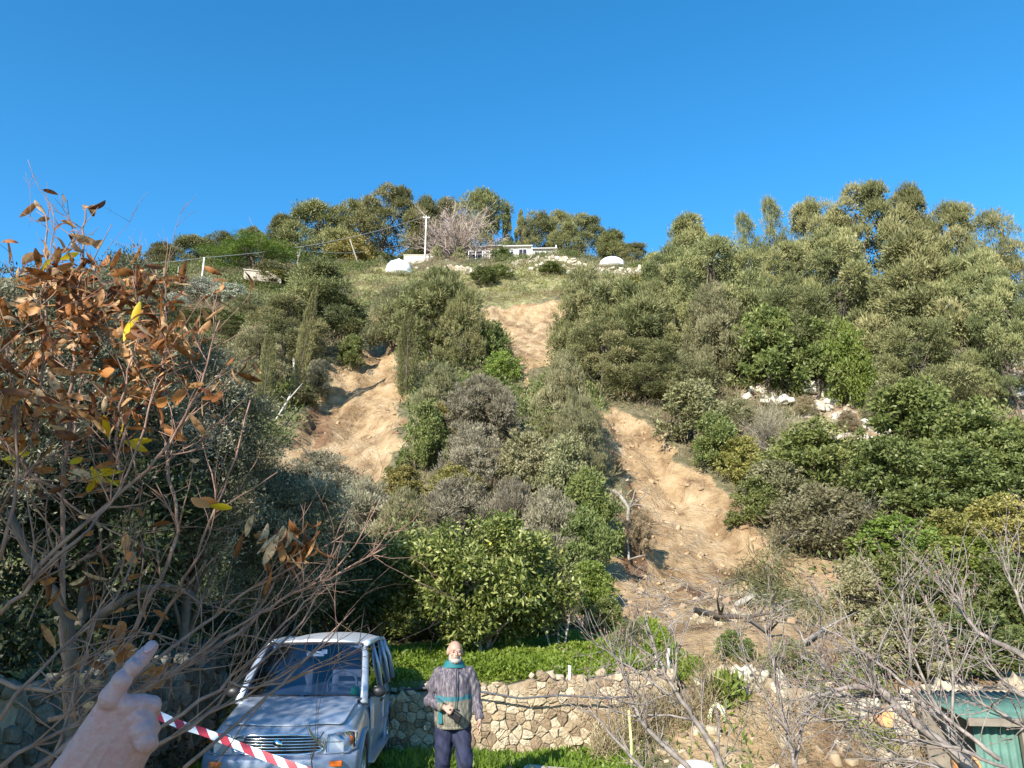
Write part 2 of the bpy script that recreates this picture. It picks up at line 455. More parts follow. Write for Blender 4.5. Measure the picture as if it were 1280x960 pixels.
# ------------------------------------------------------------------ foliage generators
def unit(v): return v / (np.linalg.norm(v, axis=-1, keepdims=True) + 1e-9)
def leaves(P, D, L, W, vals=None, flat=0.5):
    """one folded-free rhombic leaf per row"""
    n = len(P)
    D = unit(D)
    S = unit(np.cross(D, rng.normal(size=(n, 3))))
    L = np.broadcast_to(np.asarray(L, float), (n,))[:, None]; W = np.broadcast_to(np.asarray(W, float), (n,))[:, None]
    V = np.stack([P, P + D * L * 0.45 + S * W / 2, P + D * L, P + D * L * 0.45 - S * W / 2], 1).reshape(-1, 3)
    Q = np.arange(4 * n).reshape(n, 4)
    return V, Q, (rng.random(n) if vals is None else vals)
def clump_cloud(cs, rs, n_each, L, W, up=0.35, rnd=0.6, shell=(0.55, 1.0)):
    """cs (k,3) centres, rs (k,3) radii: leaves over the outer part of every clump, pointing outwards"""
    k = len(cs)
    n_each = np.broadcast_to(n_each, (k,)).astype(int)
    ii = np.repeat(np.arange(k), n_each)
    n = len(ii)
    d = unit(rng.normal(size=(n, 3)))
    d[:, 2] = np.where(rng.random(n) < 0.6, np.abs(d[:, 2]), d[:, 2])
    rr = rng.uniform(shell[0], shell[1], n)[:, None]
    lump = 1 + 0.22 * np.sin(d[:, :1] * 7 + ii[:, None]) * np.cos(d[:, 1:2] * 6 + ii[:, None] * 1.7)
    P = cs[ii] + d * rs[ii] * rr * lump
    D = d + rnd * rng.normal(size=(n, 3)) + np.array([0, 0, up])
    cv = rng.random(k)
    vals = np.clip(0.55 * cv[ii] + 0.45 * rng.random(n), 0, 1)
    return leaves(P, D, L * rng.uniform(0.6, 1.3, n), W * rng.uniform(0.7, 1.3, n), vals)

def limbs(targets, h0, base_r, k=5, trunk_h=0.5, lean=0.0, wob=0.06, upto=None):
    """trunk with limbs out to the given points (unit-height tree)"""
    mb = MB()
    n = 7
    tx = np.cumsum(rng.normal(0, wob * 0.4, n)); ty = np.cumsum(rng.normal(0, wob * 0.4, n))
    top = trunk_h
    path = np.stack([tx - tx[0] + lean * np.linspace(0, 1, n), ty - ty[0], np.linspace(-0.06, top, n)], 1)
    mb.tube(path, np.linspace(base_r, base_r * 0.35, n), 7)
    for t in targets:
        i = rng.integers(2, n)
        a = path[i]
        b = np.asarray(t)
        m1 = a + (b - a) * 0.35 + np.array([0, 0, -0.03]) + rng.normal(0, 0.02, 3)
        m2 = a + (b - a) * 0.7 + rng.normal(0, 0.02, 3)
        r0 = base_r * 0.45
        mb.tube([a, m1, m2, b], [r0, r0 * 0.6, r0 * 0.35, r0 * 0.12], 4)
    return mb

# every prototype is one unit high and about one unit wide; copies are scaled
def proto_pine(seed, nc=60, shape='dome', n_leaf=520, lw=(0.033, 0.0078), low=0.18, rc=(0.075, 0.13)):
    global rng
    keep = rng; rng = np.random.default_rng(seed)
    cs = []
    while len(cs) < nc:
        z = rng.uniform(low, 0.94)
        t = (z - low) / (0.94 - low)
        if shape == 'dome': rad = 0.44 * math.sqrt(max(0, 1 - t ** 2.2)) * (0.75 + 0.4 * min(1, t * 3))
        elif shape == 'cone': rad = 0.42 * (1 - t) ** 0.75 + 0.05
        elif shape == 'umbrella': rad = 0.45 * math.sqrt(max(0, 1 - t ** 2)) if t > 0 else 0
        elif shape == 'airy': rad = 0.36 * (math.sin(math.pi * min(1, t * 0.85 + 0.18))) ** 0.8
        else: rad = 0.40
        a = rng.uniform(0, 2 * math.pi); q = rad * math.sqrt(rng.uniform(0.15, 1))
        cs.append((q * math.cos(a), q * math.sin(a), z))
    cs = np.array(cs)
    rs = rng.uniform(rc[0], rc[1], (nc, 1)) * np.array([[1.15, 1.15, 0.72]])
    V, Q, v = clump_cloud(cs, rs, n_leaf, lw[0], lw[1], up=0.45, rnd=0.5)
    crown = mesh_np('pine_crown', V, Q, v)
    tr = limbs(cs[rng.choice(nc, min(nc, 22), False)], 0, 0.022, trunk_h=0.8).mesh('pine_trunk')
    tr.materials.append(M['bark'])
    rng = keep
    return crown, tr
def proto_shrub(seed, nc=34, n_leaf=330, lw=(0.05, 0.022), rc=(0.10, 0.20), up=0.2, rnd=0.9, twigs=0, low=0.12, fl=1.0, limbr=0.014):
    global rng
    keep = rng; rng = np.random.default_rng(seed)
    a = rng.uniform(0, 2 * math.pi, nc); t = rng.uniform(0, 1, nc)
    z = low + (0.80 - low) * t
    rad = 0.40 * np.sqrt(np.clip(1 - (t * 0.95) ** 2.4, 0, 1)) * np.sqrt(rng.uniform(0.1, 1, nc))
    sk = 1 + 0.30 * np.sin(a * 2 + seed) + 0.18 * np.sin(a * 3 + 2 * seed)
    rad = rad * sk; z = low + (z - low) * (1 + 0.22 * np.sin(a + seed * 1.3))
    cs = np.stack([rad * np.cos(a), rad * np.sin(a), z], 1)
    rs = rng.uniform(rc[0] * 0.55, rc[1], (nc, 1)) * np.array([[1, 1, 0.8]])
    m_ = nc * 2                                     # sprigs that stand out of the outline
    a2 = rng.uniform(0, 2 * math.pi, m_); e2 = rng.uniform(0.1, 1.5, m_)
    q2 = np.stack([np.cos(a2) * np.cos(e2) * 0.5, np.sin(a2) * np.cos(e2) * 0.5, low + np.sin(e2) * 0.82], 1) * rng.uniform(0.85, 1.08, (m_, 1))
    cs = np.concatenate([cs, q2]); rs = np.concatenate([rs, rng.uniform(0.03, 0.075, (m_, 1)) * np.array([[1, 1, 1.2]])])
    nl_ = np.concatenate([np.full(nc, n_leaf), np.full(m_, n_leaf // 7)])
    V, Q, v = clump_cloud(cs, rs, nl_, lw[0], lw[1], up=up, rnd=rnd)
    crown = mesh_np('shrub_crown', V, Q, v)
    mb = limbs(cs[rng.choice(nc, min(nc, 14), False)], 0, limbr * 1.6, trunk_h=0.4)
    tr = mb.mesh('shrub_stem'); tr.materials.append(M['bark'])
    rng = keep
    return crown, tr
def proto_cypress(seed, n=9000):
    global rng
    keep = rng; rng = np.random.default_rng(seed)
    z = rng.uniform(0.03, 1, n); a = rng.uniform(0, 2 * math.pi, n)
    prof = 0.5 * np.sin(math.pi * np.clip(z * 0.85 + 0.12, 0, 1)) ** 0.6
    lump = 1 + 0.3 * np.sin(a * 3 + z * 20) * np.sin(z * 31 + a)
    q = prof * lump * rng.uniform(0.5, 1, n)
    P = np.stack([q * np.cos(a), q * np.sin(a), z], 1)
    D = np.stack([np.cos(a) * 1.6, np.sin(a) * 1.6, np.full(n, 0.35)], 1) + rng.normal(size=(n, 3)) * 0.5
    V, Q, v = leaves(P, D, 0.05 * rng.uniform(0.6, 1.4, n), 0.016)
    crown = mesh_np('cypress_crown', V, Q, v)
    tr = MB().tube([(0, 0, -0.05), (0, 0, 0.9)], [0.09, 0.02], 6).mesh('cypress_trunk'); tr.materials.append(M['bark'])
    rng = keep
    return crown, tr
def proto_bare(seed, n1=34, n2=13, n3=11, r=0.0035):
    """leafless twiggy crown: thin blades for twigs"""
    global rng
    keep = rng; rng = np.random.default_rng(seed)
    P = []; D = []; L = []; W = []
    tips = []
    for i in range(n1):
        a = rng.uniform(0, 2 * math.pi); e = rng.uniform(0.25, 1.5)
        d = np.array([math.cos(a) * math.cos(e), math.sin(a) * math.cos(e), math.sin(e)])
        l = rng.uniform(0.4, 0.62)
        st = np.array([0, 0, rng.uniform(0.15, 0.35)])
        tips.append((st, st + d * l))
        for j in range(n2):
            p = st + d * l * rng.uniform(0.25, 1)
            dd = unit(d + rng.normal(0, 0.55, 3)); l2 = rng.uniform(0.12, 0.25)
            P.append(p); D.append(dd); L.append(l2); W.append(r * 1.6)
            for k in range(n3):
                P.append(p + dd * l2 * rng.uniform(0.15, 1)); D.append(unit(dd + rng.normal(0, 0.6, 3))); L.append(rng.uniform(0.05, 0.13)); W.append(r)
    V, Q, v = leaves(np.array(P), np.array(D), np.array(L), np.array(W))
    crown = mesh_np('bare_twigs', V, Q, v)
    mb = MB(); mb.tube([(0, 0, -0.05), (0.01, 0, 0.15), (0, 0.01, 0.35)], [0.03, 0.025, 0.015], 6)
    for a, b_ in tips: mb.tube([a, (a + b_) / 2 + rng.normal(0, 0.015, 3), b_], [0.011, 0.007, 0.002], 4)
    tr = mb.mesh('bare_branches'); tr.materials.append(M['greytwig'])
    rng = keep
    return crown, tr

PR = {
    'pine': [proto_pine(1), proto_pine(2, 64, 'dome'), proto_pine(3, 56, 'cone'), proto_pine(4, 70, 'dome', low=0.1)],
    'tallpine': [proto_pine(5, 50, 'airy', low=0.25, rc=(0.06, 0.10)), proto_pine(6, 54, 'airy', low=0.2, rc=(0.06, 0.11))],
    'airy': [proto_pine(7, 60, 'airy', n_leaf=230, low=0.1, rc=(0.08, 0.13), lw=(0.05, 0.007))],
    'umbrella': [proto_pine(8, 60, 'umbrella', low=0.3, n_leaf=300)],
    'shrub': [proto_shrub(11), proto_shrub(12, 40, 330), proto_shrub(13, 28, 360, rc=(0.16, 0.26)), proto_shrub(14, 44, 280, rc=(0.1, 0.17))],
    'fine': [proto_shrub(21, 44, 520, (0.05, 0.008), up=0.9, rnd=0.35), proto_shrub(22, 40, 520, (0.06, 0.009), up=0.7, rnd=0.5), proto_shrub(23, 50, 420, (0.045, 0.009), up=0.8, rnd=0.4)],
    'cypress': [proto_cypress(31), proto_cypress(32)],
    'bare': [proto_bare(41), proto_bare(42, 38, 12, 10, 0.004)],
}
CNT = [0]
def plant(kind, mat, px, top, w, Y=None, base=None, name='shrub', label='', cat='shrub', group=None, lean=0.0, wmul=1.0, sink=0.03, dep=None):
    """px: column of its middle, top: row of its top, w: width in pixels; stands at depth Y or where the row 'base' meets the ground"""
    if Y is None:
        P = hit(px, base, H); x, y = P[0], P[1]
    else:
        p = at(px, 480, Y); x, y = p[0], Y
    z = Hs(x, y)
    d = ray(px, top)
    ztop = CAM[2] + d[2] / d[1] * y
    h = max(0.5, ztop - z)
    dp = (y * math.cos(PITCH) + ((z + ztop) / 2 - CAM[2]) * math.sin(PITCH))
    wid = w * dp / FPX * 1.12 * wmul
    CNT[0] += 1
    pr = PR[kind][CNT[0] % len(PR[kind])]
    root = empty(name, (x, y, z - sink * h), rng.uniform(0, 6.28))
    root.scale = (wid, wid * rng.uniform(0.9, 1.1), h * 1.03)
    if kind == 'cypress': root.scale = (wid, wid, h)
    if lean: root.rotation_euler = (0, lean, 0)
    tag(root, label, cat, group)
    me = pr[0]
    c = bpy.data.objects.new('twigs' if kind == 'bare' else 'crown', me); COL.objects.link(c); c.parent = root
    if not len(me.materials): me.materials.append(None)
    c.material_slots[0].link = 'OBJECT'; c.material_slots[0].material = M[mat]
    t = bpy.data.objects.new('trunk' if 'pine' in kind or kind in ('cypress', 'airy', 'umbrella') else 'stems', pr[1]); COL.objects.link(t); t.parent = root
    if kind == 'bare': t.name = 'branches'
    return root
RG = 'pine trees along the ridge'
T = [
 # kind mat px top w Y base name label cat group
 ('pine','ridge',140,322,61,96,None,'pine_tree','small dark pine at the low left end of the ridge line','tree',RG),
 ('pine','ridge',180,305,68,99,None,'pine_tree','second pine from the left end of the ridge, behind the wooden pole','tree',RG),
 ('pine','ridge',222,297,68,102,None,'pine_tree','round ridge pine above the pale wooden pole on the left','tree',RG),
 ('pine','ridge',262,293,63,106,None,'pine_tree','ridge pine just left of the bright green flat topped pine','tree',RG),
 ('pine','ridge',296,286,56,108,None,'pine_tree','ridge pine rising behind the bright green flat topped pine','tree',RG),
 ('pine','ridge',338,270,75,106,None,'pine_tree','broad ridge pine right of the bright green flat topped pine','tree',RG),
 ('pine','ridge',382,256,95,107,None,'pine_tree','wide rounded ridge pine above the leaning fence post','tree',RG),
 ('pine','ridge',430,253,75,109,None,'pine_tree','ridge pine on the left of the tallest one, above the yellow green bush','tree',RG),
 ('pine','ridge',480,235,92,105,None,'pine_tree','tallest pine of the ridge, left of the utility pole','tree',RG),
 ('pine','ridge',524,249,63,113,None,'pine_tree','ridge pine directly behind the utility pole','tree',RG),
 ('pine','ridge',556,248,61,120,None,'pine_tree','ridge pine behind the bare pinkish tree','tree',RG),
 ('pine','ridge',600,240,90,114,None,'pine_tree','dark domed ridge pine on the right of the bare pinkish tree','tree',RG),
 ('tallpine','ridge',634,256,22,116,None,'pine_tree','slender columnar ridge pine standing free behind the low house','tree',RG),
 ('tallpine','ridge',652,262,24,114,None,'pine_tree','second slender ridge pine behind the low house','tree',RG),
 ('pine','ridge',675,266,56,116,None,'pine_tree','ridge pine above the right end of the low house','tree',RG),
 ('pine','ridge',702,265,56,118,None,'pine_tree','flat topped ridge pine just right of the low house','tree',RG),
 ('pine','ridge',735,270,73,110,None,'pine_tree','round ridge pine between the low house and the right white dome','tree',RG),
 ('pine','ridge',770,290,73,107,None,'pine_tree','ridge pine right behind the right white dome','tree',RG),
 ('pine','ridge',800,306,53,104,None,'pine_tree','low ridge pine to the right of the right white dome','tree',RG),
 ('pine','ridge',826,318,41,100,None,'pine_tree','last and lowest ridge pine before the gap of sky','tree',RG),
 ('umbrella','umbrella',298,302,112,78,None,'pine_tree','bright green flat topped pine on the left part of the hilltop','tree',None),
 ('shrub','yellowgreen',430,296,52,100,None,'shrub','yellowish green bush under the ridge pines left of the leaning pole','shrub',None),
 ('shrub','green',395,318,60,99,None,'shrub','dark bush in the shade under the wide ridge pine','shrub',None),
 ('shrub','green',505,322,50,103,None,'shrub','dark hedge at the foot of the utility pole','shrub',None),
 ('shrub','green',468,318,40,102,None,'shrub','dark bush below the tallest ridge pine','shrub',None),
 ('shrub','greygreen',466,322,18,97,None,'shrub','small rounded bush left of the white dome tank','shrub',None),
 ('shrub','greygreen',542,306,16,99,None,'shrub','small grey green bush just right of the utility pole','shrub',None),
 ('shrub','greygreen',571,308,18,99,None,'shrub','small bush under the bare pinkish tree','shrub',None),
 ('bare','pinkgrey',568,257,96,102,None,'bare_tree','leafless pinkish grey tree on the hilltop beside the house','tree',None),
 ('shrub','green',628,310,26,97,None,'shrub','dark bush against the low house wall','shrub',None),
 ('shrub','green',606,334,34,None,358,'shrub','dark rounded bush on the grassy top terrace, left one','shrub',None),
 ('shrub','green',626,330,26,None,348,'shrub','dark bush joined to the rounded one on the top terrace','shrub',None),
 ('shrub','green',690,328,30,None,345,'shrub','dark rounded bush alone on the grassy top terrace right of the house','shrub',None),
 ('shrub','white',250,350,50,None,378,'prickly_pear','pale whitish prickly pear clump on the left hill shoulder','shrub',None),
 ('shrub','white',286,356,50,None,384,'prickly_pear','pale prickly pear clump next to the stone pad','shrub',None),
 ('shrub','white',218,366,36,None,390,'prickly_pear','pale prickly pear clump farthest left, under the wooden pole','shrub',None),
 ('shrub','greygreen',340,328,40,None,350,'shrub','grey green scrub above the stone pad','shrub',None),
 # left shoulder scrub
 ('fine','greygreen',300,372,60,58,None,'shrub','grey scrub below the pale concrete cistern','shrub',None),
 ('shrub','green',262,392,70,54,None,'shrub','dark green shrub under the right prickly pear clump','shrub',None),
 ('fine','pine',215,385,80,52,None,'shrub','olive green bush on the left shoulder behind the brown leaves','shrub',None),
 ('shrub','yellowgreen',330,340,44,72,None,'shrub','yellowish bush just right of the pale concrete cistern','shrub',None),
 ('pine','pine',285,404,70,48,None,'tree','small pine left of the short slender cypress','shrub',None),
 ('fine','greygreen',240,420,80,44,None,'shrub','grey green bush between the olive tops and the left cypress','shrub',None),
 ('shrub','greygreen',200,345,60,66,None,'shrub','rounded scrub at the foot of the slim bamboo stake','shrub',None),
 ('shrub','green',165,335,60,80,None,'shrub','dark scrub under the leftmost ridge pines','shrub',None),
 # right hand pines
 ('pine','pine',872,270,96,52,None,'pine_tree','leftmost big pine of the right grove, domed against the sky','tree',None),
 ('pine','pine',846,312,84,47,None,'pine_tree','lower pine at the left foot of the right grove','tree',None),
 ('pine','pine',906,300,110,43,None,'pine_tree','broad pine in front of the domed one in the right grove','tree',None),
 ('airy','pine',947,262,58,56,None,'pine_tree','thin airy pine on the left of the two sparse ones against the sky','tree',None),
 ('airy','pine',984,242,62,56,None,'pine_tree','thin airy pine, taller of the two sparse ones against the sky','tree',None),
 ('pine','pine',1040,248,78,52,None,'pine_tree','pointed pine right of the two airy pines','tree',None),
 ('pine','pine',1000,306,84,50,None,'pine_tree','mid height pine below the airy pines','tree',None),
 ('pine','pine',1108,231,112,50,None,'pine_tree','tallest pine of the right grove','tree',None),
 ('pine','pine',1168,235,86,49,None,'pine_tree','tall pine immediately right of the tallest in the grove','tree',None),
 ('pine','pine',1222,254,80,48,None,'pine_tree','pine at the upper right with level branches','tree',None),
 ('airy','pine',1276,258,90,52,None,'pine_tree','flat branched pine at the right edge with sky showing through','tree',None),
 ('pine','pine',1060,290,110,44,None,'pine_tree','wide pine in the middle of the right grove','tree',None),
 ('pine','pine',1160,292,150,39,None,'pine_tree','massive front pine of the right grove with light green top','tree',None),
 ('pine','pine',1226,316,110,38,None,'pine_tree','front pine beside the massive one, towards the right edge','tree',None),
 ('pine','pine',1150,400,110,35,None,'pine_tree','low spreading pine above the big green broadleaf shrub','tree',None),
 ('pine','pine',1270,350,90,35,None,'pine_tree','pine cut by the right edge of the view','tree',None),
 ('fine','greygreen',898,362,80,40,None,'shrub','greyish twiggy bush under the broad grove pine','shrub',None),
 ('fine','pine',962,352,76,42,None,'shrub','olive green bush below the mid height grove pine','shrub',None),
 ('pine','pine',1000,362,110,40,None,'shrub','layered low pine scrub at the centre foot of the grove','shrub',None),
 ('shrub','green',960,388,90,39,None,'shrub','green bush left of the bright green rounded one','shrub',None),
 ('shrub','lush',1062,401,52,38,None,'shrub','small bright green rounded bush under the grove','shrub',None),
 ('shrub','green',1020,398,80,39,None,'shrub','dark green bush left of the small bright green one','shrub',None),
 ('shrub','greygreen',1040,425,96,None,470,'shrub','pale grey green sprawling bush above the white rocks','shrub',None),
 ('fine','greygreen',915,405,84,None,462,'shrub','rounded greyish bush left of the pale rocks','shrub',None),
 ('fine','greygreen',872,398,60,None,452,'shrub','grey green bush at the left foot of the right grove','shrub',None),
 # centre right pine scrub
 ('fine','pine',735,338,80,None,450,'tree','olive green tree beside the right rim of the upper scar','tree',None),
 ('shrub','yellowgreen',800,344,90,None,420,'shrub','yellow green bush near the crest below the right white dome','shrub',None),
 ('fine','pine',778,352,100,None,470,'tree','bushy olive green tree in the middle of the dense clump','tree',None),
 ('pine','pine',826,352,70,None,470,'tree','small pine between the dense clump and the right grove','tree',None),
 ('pine','pine',752,400,90,None,498,'tree','rounded low pine at the bottom of the dense clump','tree',None),
 ('pine','pine',806,425,90,None,508,'tree','low pine above the head of the long landslide','tree',None),
 ('fine','greygreen',848,446,90,None,505,'shrub','grey green bush right of the landslide head','shrub',None),
 # left trees
 ('pine','pine',385,328,128,47,None,'tree','large domed tree on the left above the left scar','tree',None),
 ('pine','pine',352,372,90,43,None,'tree','dense lower tree in front of the large domed one','tree',None),
 ('pine','pine',428,376,62,48,None,'tree','dark tree between the domed tree and the left scar','tree',None),
 ('shrub','green',436,420,32,44,None,'shrub','green bush on the upper rim of the left scar','shrub',None),
 ('fine','silver',396,452,44,40,None,'shrub','silvery bush on the left rim of the left scar','shrub',None),
 ('shrub','greygreen',376,484,44,38,None,'shrub','grey bush at the dark foot of the left rim','shrub',None),
 ('cypress','cypress',369,355,17,38,None,'cypress_tree','leaning slender cypress, taller of the two on the left','tree',None),
 ('cypress','cypress',332,408,17,36,None,'cypress_tree','short slender cypress left of the leaning one','tree',None),
 ('cypress','cypress',508,388,25,40,None,'cypress_tree','dark slender cypress between the left scar and the centre','tree',None),
 ('pine','greygreen',318,410,70,39,None,'tree','greyish tree behind the two left cypresses','tree',None),
 ('fine','pine',545,342,104,None,455,'tree','feathery olive grey tree right of the centre cypress','tree',None),
 ('fine','greygreen',495,362,70,None,440,'tree','grey green tree behind the centre cypress','tree',None),
 ('fine','pine',580,372,70,None,462,'tree','darker feathery tree left of the upper scar','tree',None),
 ('shrub','green',612,402,46,None,455,'shrub','dark shrub hanging on the left rim of the upper scar','shrub',None),
 ('shrub','lush',628,438,42,None,478,'shrub','rounded green shrub at the lower left tip of the upper scar','shrub',None),
 ('fine','silver',622,480,44,None,550,'shrub','pale grey shrub under the tip of the upper scar','shrub',None),
 ('fine','silver',600,474,90,None,570,'shrub','silvery grey shrub in the centre of the slope','shrub',None),
 ('fine','greygreen',552,462,60,None,548,'shrub','grey green shrub right of the centre cypress','shrub',None),
 ('shrub','green',530,500,50,None,590,'shrub','green shrub on the right edge of the left scar','shrub',None),
 ('shrub','yellowgreen',548,508,46,None,580,'shrub','yellow green shrub beside the left scar','shrub',None),
 ('fine','greygreen',708,448,64,None,565,'tree','blue grey tree left of the long landslide head','tree',None),
 ('fine','greygreen',722,495,60,None,600,'shrub','grey green shrub on the left rim of the long landslide','shrub',None),
 ('shrub','greygreen',660,535,70,None,620,'shrub','mottled shrub left of centre on the lower slope','shrub',None),
 ('fine','silver',590,535,80,None,620,'shrub','mauve grey twiggy shrub on the lower slope','shrub',None),
 ('shrub','greygreen',708,545,66,None,640,'shrub','brownish green shrub left of the long landslide','shrub',None),
 ('shrub','yellowgreen',500,582,60,None,632,'shrub','yellow green shrub at the foot of the left scar','shrub',None),
 ('shrub','yellowgreen',570,580,60,None,632,'shrub','olive yellow shrub in front of the mauve grey one','shrub',None),
 ('shrub','green',738,590,70,None,700,'shrub','dark shrub overhanging the left edge of the long landslide','shrub',None),
 ('shrub','green',728,640,70,None,745,'shrub','dark round shrub low on the left edge of the long landslide','shrub',None),
 ('fine','silver',690,618,90,None,735,'shrub','grey feathery shrub right behind the citrus tree','shrub',None),
 ('fine','silver',640,602,90,None,712,'shrub','broad silver shrub behind the top of the citrus tree','shrub',None),
 ('fine','silver',570,602,100,None,700,'shrub','silver grey shrub above the citrus tree on its left','shrub',None),
 ('fine','greygreen',505,618,80,None,720,'shrub','grey shrub behind the left shoulder of the citrus tree','shrub',None),
 ('shrub','green',530,745,90,18.2,None,'shrub','bush added to darken the shade under the left half of the lemon tree','shrub',None),  # this and the next three bushes are put in to fill dark shade
 ('shrub','green',600,750,90,18.6,None,'shrub','bush added to darken the shade behind the lemon tree trunk','shrub',None),
 ('shrub','green',665,745,90,18.4,None,'shrub','bush added to darken the shade under the right half of the lemon tree','shrub',None),
 ('shrub','green',460,730,110,18.0,None,'shrub','bush added to darken the shade behind the rear of the car','shrub',None),
 ('shrub','lush',738,700,60,None,775,'shrub','fresh green shrub at the foot of the long landslide','shrub',None),
 ('shrub','green',757,745,40,None,790,'shrub','small dull bush at the left toe of the landslide','shrub',None),
 # right slope shrubs
 ('shrub','greygreen',872,480,84,None,560,'shrub','grey green bush on the right rim of the long landslide, upper','shrub',None),
 ('shrub','green',898,520,66,None,590,'shrub','dark green bush on the right rim of the long landslide','shrub',None),
 ('shrub','yellowgreen',930,545,60,None,610,'shrub','yellowish bush right of the long landslide','shrub',None),
 ('bare','silver',965,500,66,None,580,'bare_shrub','leafless whitish grey shrub below the rocks','shrub',None),
 ('fine','greygreen',922,500,48,None,545,'shrub','dull grey bush left of the leafless whitish one','shrub',None),
 ('shrub','green',1020,528,110,None,630,'shrub','dense rounded green shrub in the middle of the right slope','shrub',None),
 ('shrub','greygreen',972,575,84,None,650,'shrub','grey green bush below the leafless whitish shrub','shrub',None),
 ('shrub','green',948,595,56,None,660,'shrub','mottled green bush beside the widening landslide','shrub',None),
 ('shrub','green',1160,480,130,None,600,'shrub','large broadleaf shrub standing tall under the low spreading pine','shrub',None),
 ('shrub','green',1228,505,110,None,620,'shrub','large dark broadleaf shrub near the right edge','shrub',None),
 ('shrub','green',1120,545,110,None,650,'shrub','broadleaf shrub in front of the tall one on the right slope','shrub',None),
 ('shrub','green',1195,560,120,None,650,'shrub','dense shrub casting a black hollow on the right slope','shrub',None),
 ('shrub','green',1275,540,90,None,640,'shrub','dark shrub cut by the right edge','shrub',None),
 ('fine','greygreen',1098,500,34,None,540,'shrub','dry grey bush among the white rocks','shrub',None),
 ('fine','dry',1062,515,30,None,545,'shrub','brownish dry tuft among the white rocks','shrub',None),
 ('fine','dry',1008,495,28,None,520,'shrub','brownish grey bush at the left of the rocks','shrub',None),
 ('fine','greygreen',1225,478,54,None,530,'shrub','grey bush on the ochre patch at the right edge','shrub',None),
 ('shrub','greygreen',1040,608,110,None,700,'shrub','grey green shrub with dead branches on the lower right slope','shrub',None),
 ('bare','silver',1045,612,100,None,700,'bare_shrub','dead silvery branches poking through the grey green shrub','shrub',None),
 ('shrub','lush',1130,640,110,None,720,'shrub','fresh green shrub low on the right slope','shrub',None),
 ('shrub','yellowgreen',1190,640,90,None,715,'shrub','yellow tinted shrub below the black hollow','shrub',None),
 ('shrub','yellowgreen',1255,622,90,None,700,'shrub','golden green shrub near the right edge','shrub',None),
 ('shrub','lush',1215,670,110,None,760,'shrub','bright green shrub behind the bare branches at lower right','shrub',None),
 ('shrub','green',1275,690,90,None,790,'shrub','dark green shrub at the lower right edge','shrub',None),
 ('shrub','green',1150,690,110,None,790,'shrub','dull green shrub right of the small earth patch','shrub',None),
 ('shrub','greygreen',1085,700,80,None,780,'shrub','olive green drooping shrub just right of the small earth patch','shrub',None),
 ('shrub','greygreen',1130,755,120,None,850,'shrub','grey green shrub above the bare branch tangle','shrub',None),
 ('shrub','green',1220,760,120,None,850,'shrub','olive green shrub above the green shed','shrub',None),
 ('fine','dry',800,640,34,None,700,'uprooted_bush','dark dead bush stranded in the middle of the landslide','shrub',None),
 ('fine','greygreen',790,785,46,None,815,'shrub','straggly bush at the foot of the landslide','shrub',None),
 ('fine','greygreen',990,800,70,None,850,'shrub','scrubby bush below the slumped grass bundle','shrub',None),
 ('shrub','green',920,808,40,None,830,'shrub','low green bush over the rubble of the wall','shrub',None),
 # left side olives and shade trees
 ('fine','silver',400,570,110,None,650,'shrub','pale silver shrub below the left scar','shrub',None),
 ('fine','silver',450,600,90,None,700,'shrub','silver shrub between the left scar and the citrus tree','shrub',None),
]
names = ('kind', 'mat', 'px', 'top', 'w', 'Y', 'base', 'name', 'label', 'cat', 'group')
for row in T:
    kw = dict(zip(names, row))
    ln = 0.10 if 'leaning slender' in kw['label'] else 0
    plant(lean=ln, **kw)

# ------------------------------------------------------------------ ground cover (stuff)
def scatter(n, x0, x1, y0, y1, keep):
    x = rng.uniform(x0, x1, n); y = rng.uniform(y0, y1, n)
    k = keep(x, y); return x[k], y[k]
def cover(name, label, mat, x, y, rmin, rmax, nl, lw, up=0.6, rnd=0.6, hz=0.7):
    z = H(x, y)
    r = rng.uniform(rmin, rmax, len(x))
    cs = np.stack([x, y, z + r * 0.15], 1)
    rs = np.stack([r, r, r * hz], 1)
    V, Q, v = clump_cloud(cs, rs, np.maximum(6, nl * (r / rmax) ** 2), lw[0], lw[1], up=up, rnd=rnd)
    o = link(name, mesh_np(name, V, Q, v), M[mat])
    return tag(o, label, name.replace('_', ' '), None, 'stuff')
def inview(x, y, m=1.06): return np.abs(x) < y * 0.70 * m + 1
def hillkeep(x, y):
    s, r, g = zones(x, y)
    return inview(x, y) & (s < -0.1) & ((r < 0) | (rng.random(len(x)) < 0.12)) & ((g < 0) | (rng.random(len(x)) < 0.25)) & ~((y < 22) & (x > 1.5) & (x < 9))
x, y = scatter(21000, -45, 45, 18.5, 100, hillkeep)
q = rng.random(len(x)); nn = fbm(x / 9, y / 9, 2) + 0.5
a = (nn + 0.35 * (q - 0.5)) < 0.42
b_ = ~a & ((nn + 0.35 * (q - 0.5)) < 0.62)
c_ = ~a & ~b_
cover('green_scrub', 'dark green maquis scrub covering the slope between the trees', 'green', x[a], y[a], 0.4, 1.15, 130, (0.20, 0.075))
cover('grey_scrub', 'grey green maquis scrub covering the slope between the trees', 'greygreen', x[b_], y[b_], 0.4, 1.1, 140, (0.24, 0.045), up=0.8)
cover('dry_scrub', 'straw coloured dry grass and twigs on the slope', 'dry', x[c_], y[c_], 0.3, 0.8, 100, (0.28, 0.03), up=0.9)
def topkeep(x, y):
    s, r, g = zones(x, y); return (g > -1.5) & (s < 0)
x, y = scatter(7000, -30, 25, 60, 104, topkeep)
k = rng.random(len(x)) < 0.5
cover('terrace_grass', 'fresh green grass on the terraces of the hilltop', 'yellowgreen', x[k], y[k], 0.15, 0.5, 60, (0.22, 0.05), up=0.9)
